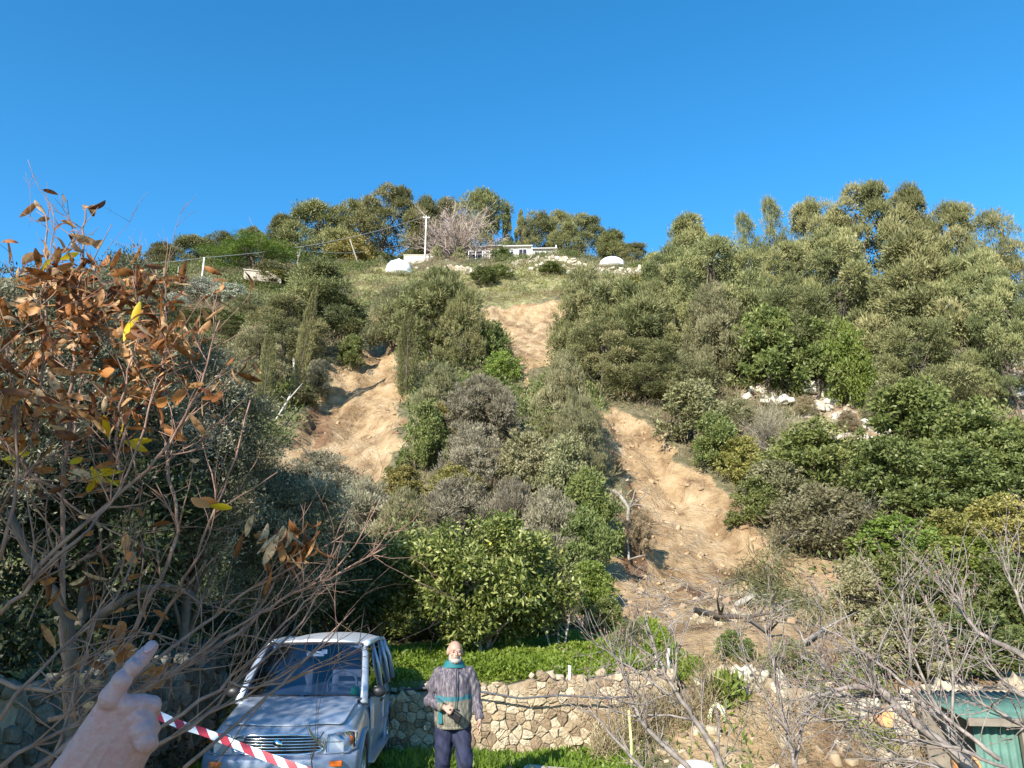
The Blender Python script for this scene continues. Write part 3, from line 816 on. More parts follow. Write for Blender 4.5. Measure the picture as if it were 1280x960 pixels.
cover('terrace_dry_grass', 'pale dry grass on the terraces of the hilltop', 'dry', x[~k], y[~k], 0.15, 0.45, 55, (0.25, 0.03), up=0.9)
# ------------------------------------------------------------------ built things
def stonemat(name, cols, bump=0.5):
    m, nt, b = newmat(name)
    g = N(nt, 'ShaderNodeNewGeometry'); tc = N(nt, 'ShaderNodeTexCoord')
    r = ramp(nt, g.outputs['Random Per Island'], [(i / (len(cols) - 1), c) for i, c in enumerate(cols)])
    nz = N(nt, 'ShaderNodeTexNoise'); nz.inputs['Scale'].default_value = 9; nz.inputs['Detail'].default_value = 8
    nt.links.new(tc.outputs['Object'], nz.inputs[0])
    mp = N(nt, 'ShaderNodeMapRange'); mp.inputs[3].default_value = 0.55; mp.inputs[4].default_value = 1.35
    nt.links.new(nz.outputs[0], mp.inputs[0])
    hs = N(nt, 'ShaderNodeHueSaturation'); nt.links.new(mp.outputs[0], hs.inputs['Value']); nt.links.new(r.outputs[0], hs.inputs['Color'])
    nt.links.new(hs.outputs[0], b.inputs['Base Color']); b.inputs['Roughness'].default_value = 0.92
    bp = N(nt, 'ShaderNodeBump'); bp.inputs['Strength'].default_value = bump; bp.inputs['Distance'].default_value = 0.05
    nt.links.new(nz.outputs[0], bp.inputs['Height']); nt.links.new(bp.outputs[0], b.inputs['Normal'])
    return m
M['stone'] = stonemat('warm_rubble_stone', [(0.20, 0.14, 0.085), (0.32, 0.24, 0.145), (0.40, 0.32, 0.21), (0.48, 0.40, 0.28)])
M['palestone'] = stonemat('pale_dry_stone', [(0.34, 0.29, 0.21), (0.46, 0.41, 0.31), (0.58, 0.53, 0.43)])
M['greystone'] = stonemat('shade_darkened_grey_stone', [(0.045, 0.05, 0.035), (0.085, 0.082, 0.065), (0.15, 0.14, 0.11)])  # grey stone coloured darker to deepen the shade on the left bank
M['whiterock'] = stonemat('white_limestone', [(0.40, 0.34, 0.26), (0.52, 0.47, 0.38), (0.62, 0.58, 0.50)], 0.9)
M['mortar'] = plain('earth_between_stones', (0.27, 0.20, 0.125), 0.95, var=0.3, scale=12, bump=0.6)

def stone(mb, c, d, jit=0.16, rot=0.25, mi=0):
    """angular rounded block"""
    n = 3
    V = []; 
    u = np.linspace(-1, 1, 4)
    bmv = {}
    F = []
    def vid(i, j, k):
        if (i, j, k) not in bmv:
            p = np.array([u[i], u[j], u[k]])
            q = p * (1 - 0.16 * (np.linalg.norm(p) - 1)) if np.linalg.norm(p) > 1 else p
            bmv[(i, j, k)] = len(V); V.append(q)
        return bmv[(i, j, k)]
    for i in range(3):
        for j in range(3):
            for (a, s_) in ((0, 0), (0, 3), (1, 0), (1, 3), (2, 0), (2, 3)):
                def ix(p, q):
                    t = [p, q]; t.insert(a, s_); return vid(*t)
                f = (ix(i, j), ix(i + 1, j), ix(i + 1, j + 1), ix(i, j + 1))
                F.append(f if (s_ == 3) == (a != 1) else f[::-1])
    V = np.array(V)
    K = rng.normal(0, 1, (3, 3)); V = V + jit * np.sin(V @ K * 1.6 + rng.uniform(0, 6, 3))
    a = rng.normal(0, rot); ca, sa = math.cos(a), math.sin(a)
    V = V * np.array(d) / 2
    V = np.stack([V[:, 0] * ca - V[:, 2] * sa, V[:, 1], V[:, 0] * sa + V[:, 2] * ca], 1)
    a = rng.normal(0, rot * 0.5); ca, sa = math.cos(a), math.sin(a)
    V = np.stack([V[:, 0] * ca - V[:, 1] * sa, V[:, 0] * sa + V[:, 1] * ca, V[:, 2]], 1)
    mb.add(V + np.array(c), F, mi, True)

def clip(poly, p, q):
    """part of the polygon nearer to p than to q"""
    m = (p + q) / 2; nrm = q - p; out = []
    for i in range(len(poly)):
        a, b_ = poly[i], poly[(i + 1) % len(poly)]
        da, db = np.dot(a - m, nrm), np.dot(b_ - m, nrm)
        if da <= 0: out.append(a)
        if da * db < 0: out.append(a + (b_ - a) * (da / (da - db)))
    return out
def rubble_wall(name, label, x0, x1, yf, zb, zt, thick, mat, sw=(0.13, 0.32), sh=(0.10, 0.19), drop=0.0, cat='wall', M4=None):
    """random rubble masonry along x: irregular polygonal stones, front face at yf(x), from zb(x) to zt(x)"""
    mb = MB(); W_ = (sw[0] + sw[1]) / 2; H_ = (sh[0] + sh[1]) / 2
    hmax = max(zt(q) - zb(q) for q in np.linspace(x0, x1, 12)) + H_
    nr = int(hmax / H_) + 2; ncl = int((x1 - x0) / W_) + 2
    pts = {}
    for r_ in range(-1, nr):
        for c in range(-1, ncl):
            pts[(r_, c)] = np.array([x0 + (c + 0.5 * (r_ % 2) + rng.uniform(-0.42, 0.42)) * W_, (r_ + rng.uniform(-0.36, 0.36)) * H_])
    for (r_, c), p in pts.items():
        xc = p[0]
        if not (x0 <= xc <= x1): continue
        top = zt(xc) - zb(xc)
        if p[1] > top - H_ * rng.uniform(-0.25, 0.7) or p[1] < -0.1 or rng.random() < drop: continue
        poly = [p + np.array(v) for v in ((-W_ * 1.3, -H_ * 1.3), (W_ * 1.3, -H_ * 1.3), (W_ * 1.3, H_ * 1.3), (-W_ * 1.3, H_ * 1.3))]
        for dr in (-2, -1, 0, 1, 2):
            for dc in (-2, -1, 0, 1, 2):
                q = pts.get((r_ + dr, c + dc))
                if q is not None and (dr or dc): poly = clip(poly, p, q)
                if len(poly) < 3: break
            if len(poly) < 3: break
        if len(poly) < 3: continue
        P_ = []
        for i in range(len(poly)):                       # subdivide and roughen the outline
            a, b_ = poly[i], poly[(i + 1) % len(poly)]
            P_ += [a, (a * 2 + b_) / 3, (a + 2 * b_) / 3]
        P_ = np.array(P_); P_ = P_ * 0.8 + 0.1 * (np.roll(P_, 1, 0) + np.roll(P_, -1, 0)) + rng.normal(0, 0.03 * H_, P_.shape)
        cen = P_.mean(0); pr = rng.uniform(-0.02, 0.05) * (H_ / 0.15)
        tx_, tz_ = rng.normal(0, 0.12, 2)
        rings = []
        for k_, dy in ((0.97, 0.14), (0.975, 0.02), (0.93, -0.010), (0.74, -0.024), (0.3, -0.026)):
            q = cen + (P_ - cen) * k_
            yy = yf(xc) + 0.06 + (dy - pr) * (1 if dy > 0.1 else 1) * (H_ / 0.15) ** 0.5 + (q[:, 0] - cen[0]) * tx_ + (q[:, 1] - cen[1]) * tz_ + rng.normal(0, 0.006, len(q))
            rings.append(np.stack([q[:, 0], yy, zb(xc) + q[:, 1]], 1))
        n0 = len(mb.S); mb.loft(rings); mb.S[n0:] = [False] * (len(mb.S) - n0)
    n = 24
    xs = np.linspace(x0, x1, n)
    ring = lambda xx: np.array([(xx, yf(xx) + 0.062, zb(xx) - 0.2), (xx, yf(xx) + 0.062, zt(xx) - 0.06), (xx, yf(xx) + thick, zt(xx) - 0.06), (xx, yf(xx) + thick, zb(xx) - 0.2)])
    mb.loft([ring(q) for q in xs], mi=1)
    for k in range(int((x1 - x0) / W_ * 1.2)):           # loose cap stones
        xc = rng.uniform(x0, x1); s_ = rng.uniform(0.5, 1.0)
        stone(mb, (xc, yf(xc) + rng.uniform(0.1, thick), zt(xc) - 0.02 + rng.uniform(0, 0.03)), (W_ * s_ * 1.1, W_ * s_, H_ * s_), 0.26, 0.4)
    o = mb.build(name, [mat, M['mortar']])
    return tag(o, label, cat)
w1 = rubble_wall('stone_wall', 'low sunlit rubble stone wall behind the man holding up the green terrace', -2.6, 2.4, lambda x: 11.85 + 0.02 * math.sin(x * 3), lambda x: -0.05, lambda x: 0.9 + 0.07 * (x + 1) + 0.04 * math.sin(5 * x), 0.42, M['stone'], (0.09, 0.22), (0.07, 0.15))
w2 = rubble_wall('stone_wall', 'crumbling overgrown right stretch of the stone wall under the slumped earth', 2.5, 6.4, lambda x: 11.75 - 0.05 * (x - 2.3) + 0.08 * math.sin(x * 2), lambda x: -0.05 + 0.02 * (x - 2.3), lambda x: 1.0 + 0.16 * math.sin(2.2 * x) - 0.06 * (x - 2.5), 0.6, M['palestone'], (0.10, 0.22), (0.08, 0.15), drop=0.35)
# left bank wall, runs along y
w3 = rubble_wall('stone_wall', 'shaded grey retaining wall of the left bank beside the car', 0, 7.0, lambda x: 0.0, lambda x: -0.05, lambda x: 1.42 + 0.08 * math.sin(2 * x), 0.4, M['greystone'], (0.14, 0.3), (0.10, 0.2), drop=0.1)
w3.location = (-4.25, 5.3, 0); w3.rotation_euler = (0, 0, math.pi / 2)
# dry stone terraces at the hilltop
def terrace(lbl, px0, px1, py, up, mat='palestone', sw=(0.35, 0.9)):
    a = hit(px0, py, H); b_ = hit(px1, py, H)
    Ymid = (a[1] + b_[1]) / 2
    f = lambda x: Ymid + 0.5 * math.sin(x * 0.4)
    zb = lambda x: Hs(x, f(x)) - 0.15
    o = rubble_wall('terrace_wall', lbl, a[0], b_[0], f, zb, lambda x: zb(x) + up, 0.7, M[mat], sw, (0.22, 0.42), drop=0.08)
terrace('pale dry stone terrace wall directly under the low house', 575, 745, 326, 1.5)
terrace('pale dry stone terrace wall under the bare tree', 503, 600, 330, 1.3)
terrace('lower dry stone terrace wall across the hilltop grass', 560, 800, 338, 0.9)
terrace('short terrace wall at the far right of the hilltop', 770, 835, 341, 0.7)

# stone pad on the left shoulder
P = hit(328, 356, H)
mb = MB(); mb.box((0, 0, 0.4), (3.6, 2.4, 1.0)); mb.box((0, 0, 0.93), (3.8, 2.6, 0.12))
M['concrete'] = plain('weathered_concrete', (0.40, 0.345, 0.27), 0.9, var=0.25, scale=3, bump=0.4)
o = mb.build('concrete_cistern', M['concrete'], loc=P, bevel=0.03); o.rotation_euler = (0.0, 0.0, 0.3)
tag(o, 'low pale concrete cistern on the left shoulder beside the prickly pears', 'cistern')

# low block at the foot of the utility pole
M['plaster'] = plain('sun_bleached_plaster', (0.62, 0.57, 0.48), 0.9, var=0.12, scale=1.5, bump=0.2)
M['whiteplaster'] = plain('white_plaster', (0.60, 0.585, 0.54), 0.85, var=0.08, scale=1.2)
M['pinkplaster'] = plain('pinkish_plaster', (0.50, 0.34, 0.24), 0.9, var=0.1, scale=1.5)
M['darkglass'] = plain('dark_window_glass', (0.03, 0.02, 0.045), 0.12)
M['roofgrey'] = plain('grey_sheet_roof', (0.42, 0.40, 0.38), 0.7, var=0.15)
M['metal'] = plain('galvanised_metal', (0.45, 0.45, 0.45), 0.5, 0.6)
M['polewood'] = plain('pale_pole_concrete', (0.66, 0.63, 0.58), 0.85, var=0.1)
def ground_at(px, Y):
    p = at(px, 480, Y); return np.array([p[0], Y, Hs(p[0], Y)])
g = ground_at(521, 100)
o = MB().box((0, 0, 0.7), (4.6, 2, 1.9)).box((0, 0, 1.68), (4.8, 2.2, 0.12)).build('stone_hut', M['plaster'], loc=g, bevel=0.03)
tag(o, 'low flat beige block of masonry at the foot of the utility pole', 'hut')
# small arbour hut behind the bare tree
g = ground_at(541, 103)
h = empty('small_hut', g); tag(h, 'small flat roofed shelter with posts left of the bare tree', 'hut')
MB().box((0, 0.9, 1.2), (4.4, 0.2, 2.4)).box((2.1, 0, 1.2), (0.2, 1.8, 2.4)).build('wall', M['plaster'], h)
MB().box((0, 0, 2.5), (5.0, 2.8, 0.14)).build('roof', M['roofgrey'], h)
for xx in (-2.3, 0.6): MB().box((xx, -1.1, 1.2), (0.14, 0.14, 2.45)).build('post', M['plaster'], h)
# the long low house
g0 = ground_at(632, 104)
hs_ = empty('low_house', (g0[0], 104, g0[2] + 1.0), R(-2)); tag(hs_, 'long low whitewashed house with big windows on the hilltop', 'house')
zt = {0: 2.75, 1: 2.75, 2: 2.2}
segs = [(-6.6, 3.6, 'plaster', 2.35), (-3.0, 2.6, 'pinkplaster', 2.5), (-0.4, 4.3, 'plaster', 2.4), (3.9, 3.6, 'whiteplaster', 1.95)]
for i, (x0, w, mt, hh) in enumerate(segs):
    MB().box((x0 + w / 2, 1.5, hh / 2 - 0.5), (w - 0.01, 3, hh + 1)).build('wall', M[mt], hs_)
    MB().box((x0 + w / 2, 1.4, hh + 0.09), (w + 0.1, 3.7, 0.14), M=None).build('roof', M['roofgrey'] if i != 2 else M['whiteplaster'], hs_)
def win(x, z, w, h_, bars=1):
    f = MB(); t = 0.09
    f.box((x, -0.04, z + h_ / 2), (w + t, 0.1, t)).box((x, -0.04, z - h_ / 2), (w + t, 0.12, t))
    for q in (-w / 2, w / 2): f.box((x + q, -0.04, z), (t, 0.098, h_ - t))
    for q in range(bars): f.box((x - w / 2 + w * (q + 1) / (bars + 1), -0.04, z), (0.06, 0.09, h_ - t))
    fo = f.build('window', M['whiteplaster'], hs_)
    MB().box((x, -0.02, z), (w, 0.05, h_)).build('pane', M['darkglass'], fo)
for x, z, w, h_ in ((-5.7, 1.4, 1.0, 1.3), (-4.2, 1.4, 1.4, 1.3), (-1.7, 1.35, 1.0, 1.5), (0.6, 1.5, 1.1, 1.2), (2.5, 1.5, 1.2, 1.2), (5.0, 1.1, 1.6, 1.0)): win(x, z, w, h_)
for x in (3.85, 7.4, -3.05): MB().box((x, -0.12, 1.1), (0.16, 0.2, 3.0)).build('pillar', M['whiteplaster'], hs_)
MB().box((6.6, -0.06, 0.75), (0.8, 0.1, 1.6)).build('door', M['roofgrey'], hs_)
MB().box((-4.6, 2.2, 3.0), (0.5, 0.5, 0.9)).build('chimney', M['plaster'], hs_)
# terrace railing
g = ground_at(615, 101)
rl = empty('railing', (g[0], 101.2, g[2] + 1.3)); tag(rl, 'thin metal railing along the hilltop terrace left of the house', 'railing')
mb = MB().box((0, 0, 1.0), (7.0, 0.07, 0.07)).box((0, 0, 0.55), (7.0, 0.05, 0.05)); mb.build('rail', M['metal'], rl)
for i in range(8): MB().box((-3.5 + i, 0, 0.3), (0.08, 0.08, 1.4)).build('post', M['metal'], rl)

# white domes
M['whitedome'] = plain('white_plastic_cover', (0.82, 0.81, 0.78), 0.55, var=0.03)
def dome(px, py, wpx, hpx, label):
    P = hit(px, py, H); dp = depth(P); w = wpx * dp / FPX; h_ = hpx * dp / FPX * 1.05
    rings = []
    for t, q in ((0, 0.98), (0.15, 1.0), (0.4, 0.99), (0.65, 0.9), (0.85, 0.68), (0.96, 0.38), (1.0, 0.02)):
        a = np.arange(24) * 2 * math.pi / 24
        rings.append(np.stack([w / 2 * q * np.cos(a) * (1 + 0.015 * np.sin(5 * a)), w / 2 * 0.8 * q * np.sin(a), np.full(24, t * h_ - 0.1)], 1))
    root = empty('storage_tank', P); tag(root, label, 'tank')
    MB().loft(rings).build('cover', M['whitedome'], root)
    MB().tube([(0, 0, h_ - 0.12), (0, 0, h_ + 0.08)], 0.16, 10).build('cap', M['whitedome'], root)
    a = np.arange(25) * 2 * math.pi / 24
    MB().tube(np.stack([w / 2 * 1.0 * np.cos(a), w / 2 * 0.8 * np.sin(a), np.full(25, 0.05)], 1), 0.07, 6).build('rim', M['whitedome'], root)
dome(498, 343, 33, 19, 'bright white domed tank left of the house terraces')
dome(765, 334, 32, 13, 'flatter bright white domed tank at the right end of the hilltop')

# poles and wires
def pole(px, ptop, Y, r, label, mat='polewood', lean=0.0, name='utility_pole', arm=True):
    g = ground_at(px, Y); d = ray(px, ptop); zt_ = CAM[2] + d[2] / d[1] * Y
    L = zt_ - g[2]
    root = empty(name, g); tag(root, label, 'pole'); root.rotation_euler = (0, lean, 0)
    MB().tube([(0, 0, -0.4), (0, 0, L)], [r, r * 0.75], 10).build('shaft', M[mat], root)
    if arm:
        MB().box((0, 0, L - 0.25), (0.9, 0.1, 0.1)).build('crossarm', M['metal'], root)
        for q in (-0.38, 0.38): MB().tube([(q, 0, L - 0.2), (q, 0, L + 0.02)], [0.05, 0.035], 8).build('insulator', M['whiteplaster'], root)
    return np.array([g[0] + math.sin(lean) * L, g[1], g[2] + math.cos(lean) * L])
p_main = pole(526, 270, 98, 0.12, 'pale concrete utility pole standing beside the bare pinkish tree')
p1 = pole(237, 322, 70, 0.09, 'pale pole on the left shoulder above the prickly pears', arm=False)
p2 = pole(251, 321, 84, 0.10, 'thin grey pole just right of the pale pole on the left shoulder', 'bark', arm=False)
p3 = pole(358, 312, 82, 0.10, 'leaning short wooden post above the domed tree', 'palebark', 0.12, 'wooden_post', False)
p3b = pole(362, 313, 82.6, 0.07, 'brace post leaning against the short wooden post', 'palebark', -0.15, 'wooden_post', False)
p4 = pole(444, 296, 92, 0.09, 'slanting thin pole left of the left white dome', 'palebark', -0.35, 'wooden_post', False)
p5 = pole(205, 333, 68, 0.05, 'slim bamboo stake at the far left of the shoulder', 'palebark', 0, 'wooden_post', False)
M['wire'] = plain('black_cable', (0.08, 0.08, 0.085), 0.6)
M['palewire'] = plain('pale_cable', (0.35, 0.36, 0.38), 0.6)
def wire(a, b_, sag, r, label, mat='palewire'):
    t = np.linspace(0, 1, 18)[:, None]
    P = a + (b_ - a) * t; P[:, 2] -= (4 * t * (1 - t))[:, 0] * sag
    o = MB().tube(P, r, 4, cap=False).build('overhead_wire', M[mat]); tag(o, label, 'wire')
wire(p_main, p1 , 1.0, 0.022, 'long sagging wire from the utility pole down to the pale pole')
wire(p1, p5 + np.array([-6, 0, 0.3]), 0.2, 0.02, 'thin wire running left from the pale pole')
wire(p3, p4 + np.array([2.0, 0, -1.8]), 0.3, 0.02, 'short pale wire from the leaning post towards the left white dome')
wire(p2, p3, 0.4, 0.025, 'thin wire between the grey pole and the leaning post')

# limestone outcrops
rk = [(948, 488, 26, 'broken white limestone at the left of the rocky patch'), (985, 468, 40, 'long pale limestone ledge at the top of the rocky patch'), (1022, 492, 50, 'largest slanting white limestone slab'),
      (1050, 470, 36, 'pale limestone block under the sprawling grey green bush'), (1080, 486, 30, 'white limestone block right of the slanting slab'), (1072, 537, 24, 'small white boulder low in the rocky patch'),
      (1088, 552, 20, 'lowest small white boulder of the rocky patch'), (970, 505, 24, 'grey limestone lump below the left rocks'), (1030, 512, 22, 'small pale stone under the slanting slab'), (1262, 500, 26, 'pale rock on the ochre patch at the right edge'), (1240, 478, 24, 'white rock high on the right edge ochre patch'), (1005, 458, 26, 'pale rock at the upper rim of the rocky patch'), (1100, 470, 22, 'pale rock at the right of the rocky patch')]
for px, py, w, lb in rk:
    P = hit(px, py, H); s_ = w * depth(P) / FPX
    mb = MB()
    for k in range(7):
        stone(mb, (rng.normal(0, s_ * 0.28), rng.normal(0, s_ * 0.2), rng.uniform(0, s_ * 0.18)), (s_ * rng.uniform(0.35, 0.75), s_ * 0.5, s_ * rng.uniform(0.2, 0.4)), 0.25, 0.4)
    o = mb.build('rock_outcrop', M['whiterock'], loc=P); tag(o, lb, 'rock', 'limestone outcrops on the right slope')

# loose stones (uncountable)
def stones_cover(name, label, polys, n, smin, smax, mat):
    mb = MB()
    for pts in polys:
        pw = poly_world(pts); k = 0
        lo, hi = pw.min(0), pw.max(0)
        while k < n:
            q = rng.uniform(lo, hi)
            if sdist(pw, np.array([q[0]]), np.array([q[1]]))[0] > 0:
                s_ = rng.uniform(smin, smax) ; stone(mb, (q[0], q[1], Hs(*q)), (s_ * rng.uniform(0.8, 1.5), s_, s_ * 0.7), 0.22, 0.6); k += 1
    o = mb.build(name, M[mat]); tag(o, label, 'rubble', None, 'stuff')
stones_cover('wall_rubble', 'pale loose rubble stones among weeds at the foot of the landslide', [[(860, 815), (900, 800), (960, 815), (965, 830), (900, 832)], [(850, 845), (965, 845), (970, 915), (880, 920)]], 60, 0.06, 0.22, 'stone')
stones_cover('scattered_stones', 'small stones scattered over the rocky patch', [RK for RK in ROCKS[:1]], 220, 0.12, 0.5, 'whiterock')
stones_cover('terrace_stones', 'pale loose stones on the hilltop terraces', [[(510, 338), (600, 332), (740, 332), (800, 338), (780, 346), (640, 344), (540, 346)]], 260, 0.2, 0.6, 'palestone')

# tracks on the scars: clods and dead sticks
mb = MB(); st = MB()
for pw, n in ((SCW[0], 140), (SCW[1], 90), (SCW[2], 420)):
    k = 0; lo, hi = pw.min(0), pw.max(0)
    while k < n:
        q = rng.uniform(lo, hi)
        if sdist(pw, np.array([q[0]]), np.array([q[1]]))[0] > 0.1:
            s_ = 0.04 + 0.18 * rng.random() ** 4; stone(mb, (q[0], q[1], Hs(*q)), (s_ * 1.3, s_, s_ * 0.7), 0.3, 0.6); k += 1
M['clod'] = stonemat('earth_clods', [(0.24, 0.15, 0.08), (0.34, 0.23, 0.13), (0.44, 0.31, 0.18)])
tag(mb.build('earth_clods', M['clod']), 'clods of ochre earth lying on the landslide', 'earth', None, 'stuff')
for pts, n in (([(780, 560), (860, 640), (960, 740), (960, 800), (800, 790), (775, 700)], 170), ([(750, 770), (960, 770), (1000, 830), (740, 825)], 110), ([(400, 480), (480, 450), (495, 560), (400, 560)], 25)):
    pw = poly_world(pts); k = 0; lo, hi = pw.min(0), pw.max(0)
    while k < n:
        q = rng.uniform(lo, hi)
        if sdist(pw, np.array([q[0]]), np.array([q[1]]))[0] > 0:
            z = Hs(*q); L = rng.uniform(0.2, 1.1); a = rng.uniform(0, 6.28)
            d = np.array([math.cos(a), math.sin(a) * 0.7, rng.uniform(-0.2, 0.5)]); p0 = np.array([q[0], q[1], z + 0.03])
            st.tube([p0, p0 + d * L * 0.5 + rng.normal(0, 0.07, 3), p0 + d * L], [0.010, 0.008, 0.002], 4); k += 1
tag(st.build('dead_sticks', M['palebark']), 'dead sticks and torn roots littering the landslide', 'sticks', None, 'stuff')
# torn roots and logs as things
def log(pts, r, name, label, mat='palebark', cat='branch', lift=0.12, twigs=6):
    P = [hit(a, b_, H) + np.array([0, -0.05, lift]) for a, b_ in pts]
    mb = MB(); mb.tube(P, np.linspace(r, r * 0.35, len(P)), 7)
    for k in range(twigs):
        i = rng.integers(1, len(P)); a = P[i]; d = unit(P[i] - P[i - 1]) + rng.normal(0, 0.6, 3); d[2] = abs(d[2])
        mb.tube([a, a + d * r * 4 + rng.normal(0, r * 0.6, 3), a + d * r * 8], [r * 0.4, r * 0.25, r * 0.08], 4)
    return tag(mb.build(name, M[mat]), label, cat)
log([(767, 618), (778, 628), (786, 640), (783, 668), (786, 705)], 0.09, 'dead_trunk', 'thin bent dead trunk with a dark root lying on the left of the landslide')
log([(922, 762), (945, 748), (965, 762), (990, 778)], 0.08, 'torn_root', 'looping torn root below the flattened bush')
log([(985, 838), (1005, 812), (1030, 795), (1045, 782), (1075, 772)], 0.05, 'broken_branch', 'pale orange broken branch leaning over the lower right earth')
log([(870, 770), (900, 778), (935, 780), (960, 800)], 0.07, 'torn_root', 'dark torn root across the foot of the landslide', 'bark')
log([(905, 735), (925, 728), (950, 735)], 0.05, 'torn_root', 'small torn root under the flattened bush', 'bark')
log([(366, 455), (367, 478), (369, 498), (358, 522), (344, 545)], 0.10, 'dead_trunk', 'bent white dead trunk under the leaning cypress', 'whitewood', twigs=2, lift=0.8)
log([(1000, 470), (1015, 500), (1022, 520)], 0.03, 'broken_branch', 'grey fallen branch beside the slanting limestone slab', 'greytwig')
# slumped bundle of long grass / broom
P0 = hit(945, 700, H); P1 = hit(1000, 775, H)
n = 2600; t = rng.random(n)[:, None]
Pb = P0 + (P1 - P0) * t + rng.normal(0, 1, (n, 3)) * np.array([0.45, 0.45, 0.12]); Pb[:, 2] = H(Pb[:, 0], Pb[:, 1]) + rng.uniform(0, 0.3, n)
Db = (P1 - P0) / np.linalg.norm(P1 - P0) + rng.normal(0, 0.28, (n, 3))
V, Q, v = leaves(Pb, Db, rng.uniform(0.5, 1.0, n), 0.03)
o = link('slumped_broom', mesh_np('slumped_broom', V, Q, v), M['greygreen']); tag(o, 'flattened bundle of long grey green broom slumped down the right rim of the landslide', 'shrub')

# fence posts in the wall top: short white stubs
def stub(px, py, h_, r, label, mat='whitewood'):
    y = 12.05 if px < 760 else 12.4
    p = at(px, py, y); z = Hs(p[0], y)
    o = MB().tube([(0, 0, -0.3), (0, 0, h_)], [r, r * 0.9], 8).build('post', M[mat], loc=(p[0], y, p[2])); tag(o, label, 'post')
stub(712, 836, 0.05, 0.026, 'short white stub post on top of the stone wall')
stub(820, 818, 0.03, 0.02, 'short white stub post in the slumped earth')
stub(835, 812, 0.02, 0.03, 'second white stub post, right of the one in the slumped earth')

# black water pipe along the wall
pp = [(505, 862), (560, 858), (615, 867), (650, 873), (700, 869), (760, 873), (818, 868)]
P = [at(a, b_, 11.62 if i else 11.7) for i, (a, b_) in enumerate(pp)]
tag(MB().tube(P, 0.015, 7).build('water_pipe', M['wire']), 'black plastic pipe running along the face of the stone wall', 'pipe')
# pale hose hanging in loops
M['hose'] = plain('pale_green_hose', (0.62, 0.64, 0.42), 0.5)
P = []
for i in range(60):
    t = i / 59; a = t * 3 * 2 * math.pi
    P.append((2.76 + 0.10 * math.cos(a) + 0.05 * t, 11.3 + 0.03 * math.sin(3 * a), 0.55 - 0.20 * math.sin(a) * (0.9 + 0.2 * t) - 0.02))
tag(MB().tube(P, 0.014, 6).build('garden_hose', M['hose']), 'pale garden hose hung in loops against the rubble', 'hose')
# yellow cane
M['cane'] = plain('yellow_bamboo', (0.62, 0.52, 0.20), 0.5, var=0.15)
a = at(786, 888, 10.6); b_ = at(790, 965, 10.4)
tag(MB().tube([a, (a + b_) / 2 + np.array([0.01, 0, 0]), b_], 0.018, 7).build('bamboo_cane', M['cane']), 'yellow bamboo cane standing in front of the wall', 'cane')
# concrete kerb
a = at(680, 945, 10.3); b_ = at(800, 966, 9.8)
c_ = (a + b_) / 2; rz = math.atan2(b_[1] - a[1], b_[0] - a[0])
tag(MB().box((0, 0, 0.0), (1.7, 0.16, 0.18)).build('garden_kerb', M['concrete'], loc=(c_[0], c_[1], 0.06), bevel=0.02), 'low concrete kerb edging the grass in front of the wall', 'kerb').rotation_euler = (0, 0, rz)
# white rounded tub, cut by the bottom edge
a = at(870, 951, 8.2)
root = empty('upturned_tub', (a[0], a[1], 0)); tag(root, 'rounded cream upturned tub at the bottom edge in front of the wall', 'tub')
M['cream'] = plain('cream_plastic', (0.80, 0.76, 0.64), 0.6, var=0.04)
aa = np.arange(28) * 2 * math.pi / 28; zt_ = a[2]
rg = lambda r_, z: np.stack([r_ * np.cos(aa), r_ * np.sin(aa), np.full(28, z)], 1)
MB().loft([rg(0.20, -0.05), rg(0.19, zt_ - 0.12), rg(0.175, zt_ - 0.06), rg(0.14, zt_ - 0.022), rg(0.08, zt_ - 0.004), rg(0.01, zt_)]).build('body', M['cream'], root)
MB().loft([rg(0.20, 0.0), rg(0.215, 0.0), rg(0.215, 0.03), rg(0.20, 0.03)], cap=False).build('rim', M['cream'], root)

# green corrugated shed at the lower right
M['greensheet'] = plain('green_corrugated_sheet', (0.022, 0.15, 0.10), 0.55, var=0.25, scale=5)
M['palegreen'] = plain('weathered_green_sheet', (0.08, 0.17, 0.13), 0.7, var=0.25, scale=5)
M['shedwood'] = plain('old_shed_timber', (0.20, 0.17, 0.13), 0.9, var=0.2)
sh = empty('garden_shed', (5.3, 8.1, -0.05), R(-8)); tag(sh, 'green corrugated garden shed behind the bare branches in the lower right corner', 'shed')
def corr(x0, x1, z0, z1, y, mat, nm, pitch=0.076, amp=0.012, roof=None):
    n = int((x1 - x0) / pitch * 6); xs = np.linspace(x0, x1, n)
    w = amp * np.sin(xs / pitch * 2 * math.pi)
    if roof is None: r0 = np.stack([xs, y + w, np.full(n, z0)], 1); r1 = np.stack([xs, y + w, np.full(n, z1)], 1)
    else: r0 = np.stack([xs, np.full(n, y), z0 + w], 1); r1 = np.stack([xs, np.full(n, roof), z1 + w], 1)
    V = np.concatenate([r0, r1]); F = [(i, i + 1, n + i + 1, n + i) for i in range(n - 1)]
    o = MB().add(V, F).build(nm, M[mat], sh)
    s_ = o.modifiers.new('thick', 'SOLIDIFY'); s_.thickness = 0.004
    return o
corr(0.55, 2.6, -0.1, 1.0, 0, 'greensheet', 'front_sheet')
corr(-0.75, -0.35, -0.1, 1.0, 0.02, 'palegreen', 'front_sheet')
corr(-0.85, 2.7, 1.05, 1.16, -0.15, 'palegreen', 'roof', roof=1.3)
MB().box((0.1, 0.6, 0.45), (0.7, 0.04, 1.1)).build('door', M['greensheet'], sh)
for q in (-0.3, 0.5): MB().box((q, 0, 0.5), (0.07, 0.07, 1.1)).build('post', M['shedwood'], sh)
MB().box((0.9, -0.13, 1.03), (3.5, 0.05, 0.07)).build('fascia', M['shedwood'], sh)
